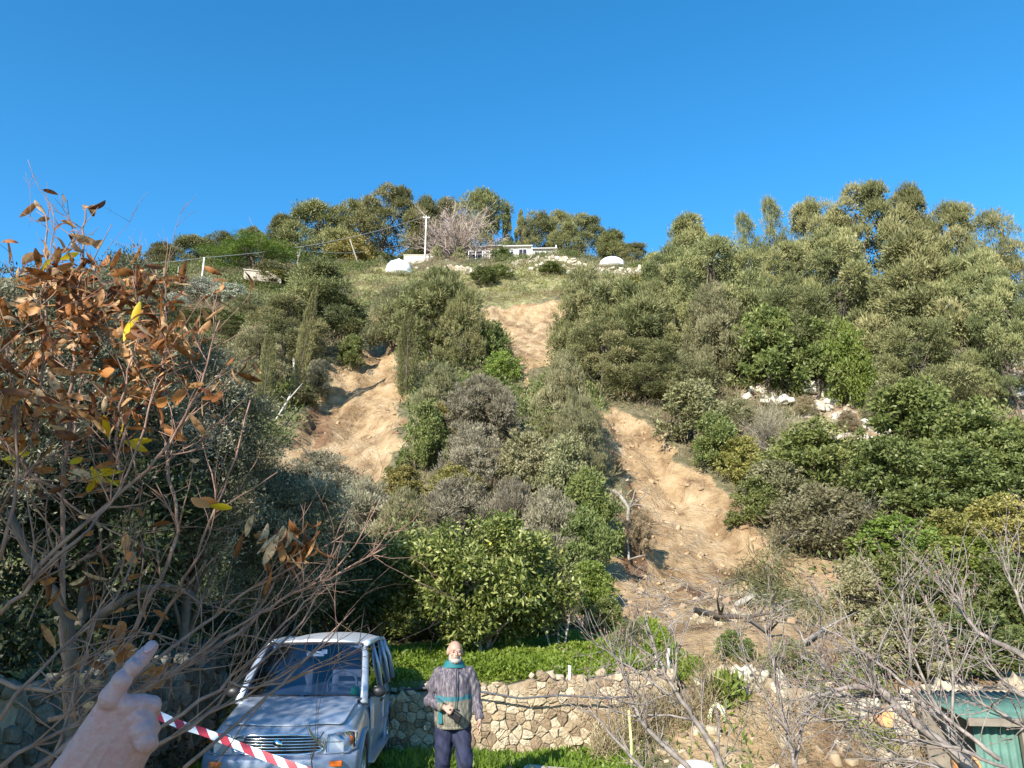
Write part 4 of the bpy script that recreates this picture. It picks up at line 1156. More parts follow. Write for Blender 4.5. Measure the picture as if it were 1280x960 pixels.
MB().box((0.9, 1.25, 0.5), (3.4, 0.03, 1.15)).build('back_wall', M['shedwood'], sh)
# stones behind the shed roof
rubble_wall('stone_wall', 'pale stone wall edging the slope behind the green shed', 5.6, 9.5, lambda x: 11.0, lambda x: 0.3, lambda x: 0.95 + 0.05 * math.sin(4 * x), 0.5, M['stone'], (0.2, 0.45), (0.14, 0.26))
# orange terracotta pieces
M['terracotta'] = plain('terracotta', (0.62, 0.28, 0.11), 0.8, var=0.2, scale=6)
def pot(px, py, Y, s_, label, tilt):
    P = at(px, py, Y); root = empty('flower_pot', P); tag(root, label, 'pot'); root.rotation_euler = tilt
    a = np.arange(18) * 2 * math.pi / 18
    rg = lambda r_, z: np.stack([r_ * np.cos(a), r_ * np.sin(a), np.full(18, z)], 1)
    MB().loft([rg(s_ * 0.62, 0), rg(s_ * 0.9, s_ * 1.3), rg(s_ * 0.82, s_ * 1.3), rg(s_ * 0.58, 0.05)]).build('body', M['terracotta'], root)
    MB().loft([rg(s_ * 0.9, s_ * 1.2), rg(s_ * 1.03, s_ * 1.2), rg(s_ * 1.03, s_ * 1.5), rg(s_ * 0.88, s_ * 1.5), rg(s_ * 0.86, s_ * 1.2)], cap=False).build('rim', M['terracotta'], root)
pot(1098, 900, 7.6, 0.085, 'overturned terracotta pot half hidden in the bare branch tangle', (1.2, 0.4, 0))
pot(1200, 968, 6.2, 0.10, 'tilted terracotta pot at the bottom edge among the branches', (0.9, -0.3, 0.2))

# ------------------------------------------------------------------ citrus and olive trees near by
def leaf_curved(P, D, L, W, curl=0.3, mat_seed=0, nseg=5):
    """bigger leaves as curved folded strips: (n*nseg*2 quads)"""
    n = len(P); D = unit(D); S = unit(np.cross(D, rng.normal(size=(n, 3)))); U = np.cross(S, D)
    L = np.broadcast_to(np.asarray(L, float), (n,)); W = np.broadcast_to(np.asarray(W, float), (n,))
    c = np.broadcast_to(np.asarray(curl, float), (n,))
    tw = rng.normal(0, 0.5, n)
    V = np.zeros((n, nseg + 1, 3, 3))
    pos = P.copy()
    for k in range(nseg + 1):
        t = k / nseg
        ang = c * t * 2.2
        d = D * np.cos(ang)[:, None] + U * np.sin(ang)[:, None]
        u = -D * np.sin(ang)[:, None] + U * np.cos(ang)[:, None]
        if k: pos = pos + d * (L / nseg)[:, None]
        sw = S * np.cos(tw * t)[:, None] + u * np.sin(tw * t)[:, None]
        w = W / 2 * (math.sin(math.pi * min(1, t * 0.92 + 0.03)) ** 0.8)
        V[:, k, 0] = pos + sw * w[:, None] + u * (w * 0.45)[:, None]
        V[:, k, 1] = pos
        V[:, k, 2] = pos - sw * w[:, None] + u * (w * 0.45)[:, None]
    base = np.arange(n)[:, None, None] * (nseg + 1) * 3
    k = np.arange(nseg)[None, :, None] * 3
    j = np.arange(2)[None, None, :]
    a = base + k + j
    Q = np.stack([a, a + 1, a + 4, a + 3], -1).reshape(-1, 4)
    vals = np.repeat(rng.random(n), nseg * 2)
    return V.reshape(-1, 3), Q, vals

def near_tree(name, label, cat, px, Y, top, w, low, mat, nc, nl, L, W, rc, trunk_mat, tr_r, up=0.1, rnd=0.9, seed=0, depthf=0.9, curved=False, zbase=None, stems=1, mats2=None):
    global rng
    keep = rng; rng = np.random.default_rng(100 + seed)
    g = ground_at(px, Y) if zbase is None else np.array([at(px, 480, Y)[0], Y, zbase])
    d = ray(px, top); zt_ = CAM[2] + d[2] / d[1] * Y; dd = ray(px, low); zl = CAM[2] + dd[2] / dd[1] * Y
    wid = w * Y / FPX; h_ = zt_ - g[2]; zl = zl - g[2]
    root = empty(name, g); tag(root, label, cat)
    cs = []
    while len(cs) < nc:
        q = rng.uniform(-1, 1, 3)
        if 0.25 < np.linalg.norm(q) < 1: cs.append(q)
    cs = np.array(cs); 
    lump = 1 + 0.14 * np.sin(cs[:, :1] * 5 + seed) 
    C_ = np.stack([cs[:, 0] * (wid / 2 - rc[0]), cs[:, 1] * (wid / 2 - rc[0]) * depthf, zl + rc[0] + (cs[:, 2] * 0.5 + 0.5) * (h_ - zl - 2 * rc[0])], 1) * np.array([1, 1, 1])
    rs = rng.uniform(rc[0], rc[1], (nc, 1)) * np.array([[1, 1, 0.85]])
    if curved:
        ii = np.repeat(np.arange(nc), nl); n = len(ii)
        dd = unit(rng.normal(size=(n, 3))); P = C_[ii] + dd * rs[ii] * rng.uniform(0.4, 1, (n, 1))
        V, Q, v = leaf_curved(P, dd + rng.normal(size=(n, 3)) * rnd + np.array([0, 0, up]), L * rng.uniform(0.6, 1.2, n), W * rng.uniform(0.7, 1.2, n), 0.25, nseg=2)
    else: V, Q, v = clump_cloud(C_, rs, nl, L, W, up=up, rnd=rnd, shell=(0.3, 1.0))
    link('crown', mesh_np('crown', V, Q, v), M[mat], root)
    mb = MB()
    for sidx in range(stems):
        th = rng.uniform(0, 6.28); off = np.array([math.cos(th), math.sin(th), 0]) * 0.12 * (stems > 1)
        top_ = off * 3 + np.array([0, 0, zl + (h_ - zl) * 0.45])
        path = [off, off * 1.4 + np.array([0.03, 0, zl * 0.5]), top_ * np.array([1, 1, 0.7]), top_]
        mb.tube([off + np.array([0, 0, -0.2])] + path[1:], [tr_r, tr_r * 0.8, tr_r * 0.6, tr_r * 0.3], 8)
        for t in C_[rng.choice(nc, max(4, min(nc, 26) // stems), False)]:
            a = path[1] + (path[3] - path[1]) * rng.uniform(0, 0.8)
            m1 = (a + t) / 2 + rng.normal(0, 0.08, 3)
            mb.tube([a, m1, t], [tr_r * 0.4, tr_r * 0.25, tr_r * 0.06], 5)
    mb.build('trunk', M[trunk_mat], root)
    rng = keep
    return root, C_, rs
root, C_, rs = near_tree('citrus_tree', 'sunlit rounded lemon tree with glossy yellow green leaves behind the man', 'tree', 600, 15.6, 636, 272, 812, 'citrus', 150, 170, 0.115, 0.052, (0.24, 0.42), 'palebark', 0.07, seed=1, curved=True, stems=2)
M['lemon'] = plain('lemon_skin', (0.75, 0.58, 0.08), 0.45, var=0.1)
for k in range(7):
    j = rng.integers(0, len(C_)); d = unit(np.array([rng.normal(), -1.2, -0.3])); p = C_[j] + d * rs[j] * 1.0
    MB().ball((0, 0, 0), (0.035, 0.035, 0.045), 8).build('lemon', M['lemon'], root, loc=p)
near_tree('citrus_tree', 'low branch heavy citrus bush at the left of the lemon tree, behind the car', 'tree', 480, 15.2, 660, 110, 800, 'citrus', 40, 150, 0.10, 0.045, (0.2, 0.36), 'bark', 0.04, seed=2, curved=True)
near_tree('small_tree', 'small greyish half bare tree at the right foot of the lemon tree', 'tree', 690, 15.6, 700, 90, 800, 'greygreen', 30, 110, 0.07, 0.02, (0.16, 0.3), 'palebark', 0.03, seed=3, stems=3)
# olives on the left
near_tree('olive_tree', 'silver leaved olive tree at the far left edge behind the brown leaves', 'tree', 10, 8.6, 325, 230, 700, 'olive', 100, 560, 0.065, 0.017, (0.3, 0.55), 'bark', 0.08, up=0.3, seed=4)
near_tree('olive_tree', 'silver leaved olive tree whose thin top shows against the sky left of the ridge', 'tree', 140, 9.6, 300, 190, 720, 'olive', 90, 560, 0.065, 0.017, (0.25, 0.45), 'bark', 0.07, up=0.4, seed=5)
near_tree('olive_tree', 'dark shaded olive tree between the brown leaves and the left scar', 'tree', 262, 11.2, 425, 210, 740, 'olive', 120, 620, 0.065, 0.018, (0.28, 0.5), 'bark', 0.09, up=0.3, seed=6)
near_tree('olive_tree', 'low dark olive tree directly behind the car roof', 'tree', 370, 13.0, 580, 180, 800, 'olive', 100, 560, 0.07, 0.019, (0.25, 0.5), 'bark', 0.1, up=0.3, seed=7)
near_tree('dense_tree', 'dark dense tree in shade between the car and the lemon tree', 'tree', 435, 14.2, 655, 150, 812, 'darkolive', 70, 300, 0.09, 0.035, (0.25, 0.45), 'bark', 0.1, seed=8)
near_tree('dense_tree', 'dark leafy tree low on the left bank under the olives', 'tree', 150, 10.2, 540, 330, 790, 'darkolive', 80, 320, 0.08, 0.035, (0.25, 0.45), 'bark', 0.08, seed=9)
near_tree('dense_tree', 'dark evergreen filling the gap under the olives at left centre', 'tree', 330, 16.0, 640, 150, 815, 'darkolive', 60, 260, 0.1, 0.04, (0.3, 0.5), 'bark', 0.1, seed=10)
# unseen trees added outside the frame to shade car, hand and left bank
for i, (x, y, h_, w, zl) in enumerate([(-6.2, 2.6, 5.8, 4.2, 2.0), (-8.6, 5.6, 6.2, 4.6, 1.4), (-4.0, -6.2, 6.8, 1.5, 5.2), (-3.2, -1.5, 4.5, 1.8, 2.7)]):
    P = CAM.copy(); kk = rng; rng = np.random.default_rng(300 + i)
    g = np.array([x, y, Hs(x, y)]); root = empty('olive_tree', g)
    tag(root, ['unseen olive tree added outside the left edge to shade the car', 'unseen olive tree added outside the left edge to shade the retaining wall', 'unseen olive tree added behind the camera to shade the pointing hand', 'unseen olive tree added left of the camera to dapple the lower twigs'][i], 'tree')
    nc = 60; q = unit(rng.normal(size=(nc, 3))) * rng.uniform(0.1, 1, (nc, 1))
    C_ = np.stack([q[:, 0] * w / 2, q[:, 1] * w / 2, (h_ + zl) / 2 + q[:, 2] * (h_ - zl) / 2], 1)
    V, Q, v = clump_cloud(C_, np.full((nc, 3), 0.5 if i < 2 else 0.36), (420, 420, 600, 230)[i] // (3 if i == 0 else 1), 0.11, 0.035, shell=(0.2, 1))
    link('crown', mesh_np('crown', V, Q, v), M['olive'], root)
    mb = MB().tube([(0, 0, -0.2), (0.05, 0, zl * 0.7), (0, 0.1, h_ * 0.7)], [0.16, 0.13, 0.05], 8)
    for t in C_[:14]: mb.tube([(0.03, 0, zl * 0.8), (t + np.array([0, 0, zl])) / 2, t], [0.06, 0.04, 0.01], 5)
    mb.build('trunk', M['bark'], root); rng = kk

# lawn on the terrace and weeds in the yard (stuff)
def carpet(name, label, mat, n, x0, x1, y0, y1, L, W, keep=None, up=1.0, rnd=0.7, hz=0.12):
    x = rng.uniform(x0, x1, n); y = rng.uniform(y0, y1, n)
    if keep is not None: k = keep(x, y); x, y = x[k], y[k]
    n = len(x)
    f = 0.35 + 0.9 * np.clip(fbm(x / 0.6, y / 0.6, 3) + 0.5, 0, 1)
    P = np.stack([x, y, H(x, y) + rng.random(n) * hz * f], 1)
    D = rng.normal(size=(n, 3)) * rnd + np.array([0, 0, up])
    V, Q, v = leaves(P, D, L * rng.uniform(0.5, 1.3, n) * f, W * rng.uniform(0.6, 1.3, n), np.clip(0.5 * rng.random(n) + 0.5 * (fbm(x / 1.1, y / 1.1, 2) + 0.5), 0, 1))
    return tag(link(name, mesh_np(name, V, Q, v), M[mat]), label, name.replace('_', ' '), None, 'stuff')
carpet('clover_lawn', 'thick bright green clover growing on the terrace above the wall', 'lawn', 110000, -3.6, 2.9, 12.1, 17.6, 0.075, 0.034, up=0.6, hz=0.24)
def k2(x, y): return (x < 1.8 - 0.05 * (y - 8)) | (rng.random(len(x)) < 0.12)
carpet('yard_grass', 'grass and weeds on the yard around the man', 'lawn', 42000, -4.2, 3.2, 6.0, 11.9, 0.13, 0.03, k2, up=1.0, hz=0.08)
carpet('wall_foot_weeds', 'brown dead weeds growing in front of the wall', 'dry', 3600, 1.1, 2.8, 11.2, 11.75, 0.28, 0.012, up=1.0, rnd=0.8, hz=0.55)
carpet('rubble_weeds', 'green weeds growing over the rubble at the wall', 'lush', 11000, 2.3, 6.0, 11.35, 13.2, 0.14, 0.05, lambda x, y: fbm(x / 0.5, y / 0.5, 2) > 0.05, up=0.8, hz=0.3)
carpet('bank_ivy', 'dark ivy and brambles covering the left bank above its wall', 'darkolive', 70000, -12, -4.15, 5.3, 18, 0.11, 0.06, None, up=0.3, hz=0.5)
x_, y_ = rng.uniform(2.0, 9.5, 70), rng.uniform(12.6, 18, 70)
s_, _, _ = zones(x_, y_); k = s_ < 0.0
cover('toe_scrub', 'dry weeds on the earth at the toe of the landslide', 'dry', x_[k], y_[k], 0.12, 0.4, 60, (0.22, 0.02), up=0.9)

carpet('slump_weeds', 'thin dry stems and twigs standing in the earth slumped over the wall', 'dry', 5200, 1.5, 5.4, 10.5, 13.0, 0.24, 0.009, lambda x, y: fbm(x / 0.6 + 3, y / 0.6, 2) > -0.15, up=0.9, rnd=0.9, hz=0.2)
x_, y_ = rng.uniform(1.7, 5.0, 150), rng.uniform(10.5, 12.6, 150)
mb = MB()
for a_, b_ in zip(x_, y_):
    s_ = 0.03 + 0.13 * rng.random() ** 2; stone(mb, (a_, b_, Hs(a_, b_) + s_ * 0.1), (s_ * 1.4, s_, s_ * 0.8), 0.24, 0.6)
tag(mb.build('slumped_rubble', M['stone']), 'wall stones scattered down the slumped earth', 'rubble', None, 'stuff')
# ------------------------------------------------------------------ the car (small off-road estate, nose towards the camera)
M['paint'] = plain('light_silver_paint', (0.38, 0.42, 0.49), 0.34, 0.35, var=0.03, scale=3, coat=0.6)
M['sunlitpaint'] = plain('sun_lightened_silver_paint', (0.78, 0.79, 0.80), 0.35, 0.2, var=0.03, scale=3, coat=0.4)  # car silver made lighter, the roof's sunlight put into the colour
M['bumper'] = plain('blue_grey_bumper_plastic', (0.24, 0.28, 0.36), 0.4, 0.2, var=0.05, coat=0.2)
M['blackplastic'] = plain('black_trim_plastic', (0.02, 0.02, 0.022), 0.45)
M['rubber'] = plain('tyre_rubber', (0.025, 0.025, 0.025), 0.85)
M['alloy'] = plain('alloy_wheel', (0.6, 0.6, 0.62), 0.3, 0.8)
M['chrome'] = plain('chrome', (0.8, 0.8, 0.82), 0.12, 1.0)
M['amber'] = plain('amber_indicator', (0.75, 0.16, 0.02), 0.2)
M['seat'] = plain('grey_seat_fabric', (0.25, 0.25, 0.27), 0.9)
M['interior'] = plain('dark_interior', (0.06, 0.065, 0.075), 0.8)
M['greenthing'] = plain('green_plastic', (0.05, 0.45, 0.16), 0.5)
def glassmat(name, tint, t=0.45, rough=0.02):
    m, nt, b = newmat(name)
    tr = N(nt, 'ShaderNodeBsdfTransparent'); tr.inputs[0].default_value = (*tint, 1)
    gl = N(nt, 'ShaderNodeBsdfGlossy'); gl.inputs['Roughness'].default_value = rough; gl.inputs[0].default_value = (0.9, 0.93, 1, 1)
    fr = N(nt, 'ShaderNodeFresnel'); fr.inputs[0].default_value = 1.6
    ad = N(nt, 'ShaderNodeMath', operation='ADD'); ad.inputs[1].default_value = 0.06; nt.links.new(fr.outputs[0], ad.inputs[0])
    mx = N(nt, 'ShaderNodeMixShader'); nt.links.new(ad.outputs[0], mx.inputs[0]); nt.links.new(tr.outputs[0], mx.inputs[1]); nt.links.new(gl.outputs[0], mx.inputs[2])
    nt.links.new(mx.outputs[0], nt.nodes['Material Output'].inputs[0]); return m
M['glass'] = glassmat('windscreen_glass', (0.42, 0.50, 0.62))
M['clearlens'] = glassmat('headlamp_lens', (0.92, 0.94, 0.97))

CARX = -2.40
car = empty('parked_car', (CARX, 8.6, 0.0), R(2.5))
tag(car, 'pale blue silver small off road car parked nose towards us behind the bare branches', 'car')
# local frame: x across, y back along the car (0 = front bumper), z up
def interp(t, xs, ys): return float(np.interp(t, xs, ys))
HW = 0.775
# body shell: cross sections from the centre line down to the sill, mirrored
def section(y):
    ins = interp(y, [0.0, 0.12, 0.35, 0.8, 3.4, 3.7, 3.85], [0.14, 0.05, 0.015, 0, 0, 0.03, 0.09])
    w = HW - ins
    top = interp(y, [0.0, 0.1, 0.3, 0.7, 1.05, 1.3, 3.85], [0.76, 0.83, 0.90, 0.97, 1.02, 1.04, 1.04])
    return w, top
bodyM = MB(); rings = []
ys = [0.03, 0.08, 0.16, 0.30, 0.44, 0.6, 0.78, 0.95, 1.05, 1.15, 1.4, 1.8, 2.2, 2.6, 2.95, 3.1, 3.3, 3.5, 3.68, 3.78, 3.83]
arch = [(0.72, 0.37), (3.05, 0.37)]
for y in ys:
    w, top = section(y)
    zs = 0.34
    for c, r_ in arch:
        if abs(y - c) < r_: zs = max(zs, 0.33 + math.sqrt(r_ ** 2 - (y - c) ** 2) * 0.98)
    shoulder = min(top - 0.07, 0.90)
    half = [(0, top + 0.012), (w * 0.45, top + 0.008), (w * 0.78, top - 0.012), (w * 0.90, top - 0.05), (w - 0.02, shoulder - 0.03),
            (w, max(zs + 0.02, 0.74)), (w + 0.005, max(zs + 0.01, 0.60)), (w - 0.01, max(zs, 0.46)), (w - 0.03, zs)]
    rings.append(np.array([(x, y, z) for x, z in half[::-1]] + [(-x, y, z) for x, z in half[1:]]))
bodyM.loft(rings, closed=False, cap=False)
# front and rear closing faces
for rr, s_ in ((rings[0], 1), (rings[-1], -1)):
    n = len(rr); V = np.array(list(rr)); F = [(i, i + 1, n - 2 - i, n - 1 - i) for i in range(n // 2 - 1)] + [(n // 2 - 1, n // 2, n // 2 + 1)]
    bodyM.add(V, [f if s_ > 0 else f[::-1] for f in F])
body = bodyM.build('body', M['paint'], car, sub=1)
body['label'] = 'pale blue silver painted body'
# bonnet panel lines
hd = MB()
def hoodpt(u, y):
    w, top = section(y); x = u * w * 0.86; au = abs(u) * 0.86
    z = top + 0.012 - 0.03 * au ** 3 + 0.012
    return (x, y, z)
yy = np.linspace(0.16, 1.10, 9); us = np.linspace(-1, 1, 13)
V = [hoodpt(u, y + 0.06 * (1 - u * u) * (-1 if y < 0.5 else 0.3)) for y in yy for u in us]
V = [(x, y, z + 0.014 * math.exp(-((abs(x) - 0.42) / 0.08) ** 2)) for x, y, z in V]
F = [(i * 13 + j, i * 13 + j + 1, (i + 1) * 13 + j + 1, (i + 1) * 13 + j) for i in range(8) for j in range(12)]
o = hd.add(V, F).build('bonnet', M['paint'], car); q = o.modifiers.new('t', 'SOLIDIFY'); q.thickness = 0.015; o.modifiers.new('s', 'SUBSURF').render_levels = 1
# front face: grille, bumper
gp = lambda u, v, y0=0.0: None
g_ = MB()
rg = []
for t in np.linspace(0, 1, 9):
    x = -0.44 + 0.88 * t; bow = 0.05 * (2 * t - 1) ** 2
    rg.append(np.array([(x, 0.0 + bow, 0.60), (x, -0.02 + bow, 0.62), (x, 0.0 + bow, 0.765), (x, 0.05 + bow, 0.775), (x, 0.08 + bow, 0.60)]))
g_.loft(rg); gr = g_.build('grille', M['blackplastic'], car)
mb = MB()
for k in range(5):
    z = 0.635 + k * 0.028
    mb.tube([(-0.42 + 0.84 * t, -0.03 + 0.05 * (2 * t - 1) ** 2, z) for t in np.linspace(0, 1, 9)], 0.006, 6)
mb.build('slat', M['chrome'], gr)
mb = MB(); a = np.linspace(0, 2 * math.pi, 33)
mb.tube([(0.46 * np.sign(math.cos(t)) * abs(math.cos(t)) ** 0.5, -0.035 + 0.05 * math.cos(t) ** 2, 0.69 + 0.093 * np.sign(math.sin(t)) * abs(math.sin(t)) ** 0.6) for t in a], 0.011, 6, cap=False)
mb.build('grille_surround', M['chrome'], gr)
MB().tube([(0, -0.035, 0.70), (0, -0.055, 0.70)], [0.055, 0.05], 20, ell=(1, 0.7)).build('emblem', M['chrome'], gr)
bm_ = MB(); rg = []
for t in np.linspace(-1, 1, 17):
    a_ = abs(t); x = t * 0.79; y = -0.10 + 0.22 * max(0, a_ - 0.55) ** 1.6 * 3.2
    rg.append(np.array([(x, y + 0.22, 0.31), (x, y + 0.02, 0.31), (x, y, 0.36), (x, y - 0.01, 0.50), (x, y + 0.005, 0.565), (x, y + 0.05, 0.59), (x, y + 0.22, 0.60)]))
bm_.loft(rg); bp_ = bm_.build('front_bumper', M['bumper'], car, bevel=0.01)
MB().box((0, -0.1, 0.40), (0.62, 0.035, 0.09)).build('air_intake', M['blackplastic'], bp_)
for s_ in (-1, 1):
    MB().box((s_ * 0.57, -0.045, 0.515), (0.20, 0.06, 0.055)).build('indicator', M['amber'], bp_, bevel=0.012)
    f = MB().tube([(s_ * 0.52, -0.085, 0.40), (s_ * 0.52, -0.115, 0.40)], [0.06, 0.058], 18).build('fog_lamp', M['blackplastic'], bp_)
    MB().tube([(s_ * 0.52, -0.112, 0.40), (s_ * 0.52, -0.122, 0.40)], [0.047, 0.045], 18).build('lens', M['clearlens'], f)
    # headlamps: a reflector bowl and a wrap round lens
    V = [(0.475, -0.02, 0.605), (0.70, 0.045, 0.605), (0.765, 0.20, 0.625), (0.765, 0.26, 0.77), (0.70, 0.10, 0.80), (0.50, 0.02, 0.775)]
    V = np.array(V) * np.array([s_, 1, 1]); c = V.mean(0) + np.array([0, -0.045, 0])
    hl = MB().add(np.concatenate([V + np.array([0, 0.02, 0]), V + np.array([-s_ * 0.02, 0.09, 0])]), [(i, (i + 1) % 6, 6 + (i + 1) % 6, 6 + i) for i in range(6)] + [(6, 7, 8, 9, 10, 11)], 0, False).build('headlight', M['sunlitpaint'], car)
    MB().tube([(s_ * 0.59, 0.055, 0.70), (s_ * 0.59, 0.085, 0.70)], [0.075, 0.03], 18).build('reflector', M['chrome'], hl)
    MB().tube([(s_ * 0.70, 0.13, 0.70), (s_ * 0.70, 0.15, 0.70)], [0.05, 0.02], 14).build('side_lamp', M['amber'], hl)
    lens = MB().add(np.concatenate([V, [c]]), [((i + 1) % 6, i, 6) for i in range(6)]).build('lens', M['clearlens'], hl)
    MB().tube([tuple(v + np.array([0, -0.004, 0])) for v in list(V) + [V[0]]], 0.008, 5, cap=False).build('lamp_surround', M['paint'], hl)
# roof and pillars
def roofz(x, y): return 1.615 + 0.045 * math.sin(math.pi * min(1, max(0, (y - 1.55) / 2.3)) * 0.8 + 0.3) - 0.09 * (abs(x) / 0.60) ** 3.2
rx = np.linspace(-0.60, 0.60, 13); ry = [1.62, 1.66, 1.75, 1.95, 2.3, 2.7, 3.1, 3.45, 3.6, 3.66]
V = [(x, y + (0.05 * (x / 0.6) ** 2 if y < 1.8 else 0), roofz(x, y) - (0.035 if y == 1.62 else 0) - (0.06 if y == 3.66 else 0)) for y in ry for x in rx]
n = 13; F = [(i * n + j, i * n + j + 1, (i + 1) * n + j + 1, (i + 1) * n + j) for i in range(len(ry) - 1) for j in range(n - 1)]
o = MB().add(V, F).build('roof', M['sunlitpaint'], car); q = o.modifiers.new('t', 'SOLIDIFY'); q.thickness = 0.04; q.offset = -1; o.modifiers.new('s', 'SUBSURF').render_levels = 1
for s_ in (-1, 1):
    f = lambda pts, r_, nm, mt='paint': MB().tube([(s_ * a_, b_, c_) for a_, b_, c_ in pts], r_, 8, ell=(1.3, 0.7)).build(nm, M[mt], car)
    f([(0.72, 0.98, 0.96), (0.685, 1.25, 1.22), (0.64, 1.52, 1.46), (0.59, 1.68, 1.555)], [0.042, 0.038, 0.035, 0.035], 'windscreen_pillar', 'paint')
    f([(0.59, 1.66, 1.56), (0.605, 2.0, 1.585), (0.605, 2.8, 1.59), (0.59, 3.55, 1.555)], 0.038, 'roof_rail', 'sunlitpaint')
    f([(0.755, 2.28, 0.98), (0.70, 2.27, 1.3), (0.61, 2.26, 1.57)], [0.045, 0.04, 0.035], 'door_pillar')
    f([(0.755, 3.1, 0.98), (0.70, 3.08, 1.3), (0.61, 3.05, 1.57)], [0.05, 0.045, 0.045], 'door_pillar')
    f([(0.735, 3.74, 0.98), (0.68, 3.68, 1.3), (0.58, 3.58, 1.56)], [0.07, 0.06, 0.05], 'rear_pillar')
    # side windows
    def sidewin(pts, nm='side_window'):
        V = [(s_ * a_, b_, c_) for a_, b_, c_ in pts]; k = len(V)
        o = MB().add(V, [tuple(range(k))], 0, False).build(nm, M['glass'], car); q = o.modifiers.new('t', 'SOLIDIFY'); q.thickness = 0.005
        MB().tube(V + [V[0]], 0.013, 5, cap=False).build('window_seal', M['blackplastic'], o)
    sidewin([(0.752, 1.12, 1.0), (0.757, 2.24, 1.0), (0.625, 2.24, 1.55), (0.615, 1.72, 1.54)])
    sidewin([(0.757, 2.32, 1.0), (0.757, 3.06, 1.0), (0.625, 3.03, 1.55), (0.625, 2.32, 1.55)])
    sidewin([(0.752, 3.14, 1.0), (0.74, 3.68, 1.0), (0.62, 3.56, 1.53), (0.62, 3.12, 1.55)])
    # doors: thin skins proud of the shell, with handle and rub strip
    for y0, y1 in ((1.16, 2.26), (2.30, 2.98)):
        pr = [(0.758, 0.995), (0.779, 0.86), (0.784, 0.74), (0.789, 0.60), (0.778, 0.46), (0.752, 0.37)]
        yv = np.linspace(y0, y1, 5)
        V = [(s_ * a_, y, c_) for y in yv for a_, c_ in pr]
        F = [(i * 6 + j, i * 6 + j + 1, (i + 1) * 6 + j + 1, (i + 1) * 6 + j) for i in range(4) for j in range(5)]
        d_ = MB().add(V, F).build('door', M['paint'], car); q = d_.modifiers.new('t', 'SOLIDIFY'); q.thickness = 0.012; q.offset = 0
        MB().box((s_ * 0.80, y1 - 0.16, 0.87), (0.02, 0.17, 0.035)).build('handle', M['blackplastic'], d_, bevel=0.006)
        MB().box((s_ * 0.795, (y0 + y1) / 2, 0.60), (0.02, y1 - y0 - 0.02, 0.06)).build('rub_strip', M['bumper'], d_, bevel=0.006)
    MB().box((s_ * 0.80, 1.88, 0.33), (0.13, 1.75, 0.035)).build('running_board', M['alloy'], car, bevel=0.01)
    # wheel arch flares
    for c_, nm in ((0.72, 'wheel_arch'), (3.05, 'wheel_arch')):
        pts = [(s_ * 0.775, c_ + 0.385 * math.cos(t), 0.33 + 0.385 * math.sin(t)) for t in np.linspace(-0.15, math.pi + 0.15, 17)]
        MB().tube(pts, 0.038, 7, ell=(1, 0.8)).build(nm, M['bumper'], car)
    # wheels
    for c_ in (0.72, 3.05):
        w_ = empty('wheel', (s_ * 0.69, c_, 0.33)); w_.parent = car
        rgs = []; k = 36; aa = np.arange(k) * 2 * math.pi / k
        for x, r_ in ((-0.10, 0.22), (-0.105, 0.28), (-0.085, 0.325), (0, 0.335), (0.085, 0.325), (0.105, 0.28), (0.10, 0.215), (-0.10, 0.215)):
            rgs.append(np.stack([np.full(k, s_ * x), r_ * np.cos(aa), r_ * np.sin(aa)], 1))
        MB().loft(rgs, cap=False).build('tyre', M['rubber'], w_)
        mb = MB(); rgs = [np.stack([np.full(k, s_ * x), r_ * np.cos(aa), r_ * np.sin(aa)], 1) for x, r_ in ((-0.06, 0.21), (0.095, 0.218), (0.085, 0.19), (0.02, 0.18), (-0.06, 0.18))]
        mb.loft(rgs, cap=False)
        for j in range(5):
            t = j * 2 * math.pi / 5
            mb.box((s_ * 0.06, 0.10 * math.cos(t), 0.10 * math.sin(t)), (0.03, 0.06, 0.19), M=Matrix.Rotation(t - math.pi / 2, 3, 'X'))
        mb.tube([(s_ * 0.03, 0, 0), (s_ * 0.085, 0, 0)], [0.06, 0.05], 14)
        mb.build('rim', M['alloy'], w_)
    # mirror
    mr = empty('mirror', (s_ * 0.86, 1.22, 1.06)); mr.parent = car
    MB().ball((0, 0, 0), (0.085, 0.05, 0.065), 14).build('housing', M['blackplastic'], mr)
    MB().box((s_ * -0.09, 0.02, -0.04), (0.09, 0.04, 0.04)).build('mount', M['blackplastic'], mr)
    MB().box((0, 0.058, 0), (0.13, 0.008, 0.11)).build('mirror_glass', M['chrome'], mr)
# windscreen and rear glass
V = []; n = 11
for t in np.linspace(0, 1, 6):
    for u in np.linspace(-1, 1, n):
        w = 0.69 + (0.575 - 0.69) * t
        V.append((u * w, 1.02 + (1.66 - 1.02) * t - 0.05 * (1 - u * u), 1.00 + (1.575 - 1.00) * t + 0.02 * math.sin(math.pi * t) + 0.015 * (1 - u * u)))
F = [(i * n + j, i * n + j + 1, (i + 1) * n + j + 1, (i + 1) * n + j) for i in range(5) for j in range(n - 1)]
ws = MB().add(V, F).build('windscreen', M['glass'], car)
edge = [V[j] for j in range(n)] + [V[i * n + n - 1] for i in range(1, 6)] + [V[5 * n + j] for j in range(n - 2, -1, -1)] + [V[i * n] for i in range(4, -1, -1)]
MB().tube([np.array(e) + np.array([0, -0.004, 0.004]) for e in edge], 0.014, 5, cap=False).build('window_seal', M['blackplastic'], ws)
MB().box((0.12, 1.56, 1.49), (0.07, 0.005, 0.05)).build('sticker', M['sunlitpaint'], ws)
o = MB().add([(-0.68, 3.78, 1.0), (0.68, 3.78, 1.0), (0.56, 3.62, 1.52), (-0.56, 3.62, 1.52)], [(0, 1, 2, 3)], 0, False).build('rear_window', M['glass'], car)
MB().box((0, 3.9, 0.75), (0.62, 0.16, 0.62)).build('spare_wheel_cover', M['blackplastic'], car, bevel=0.08)
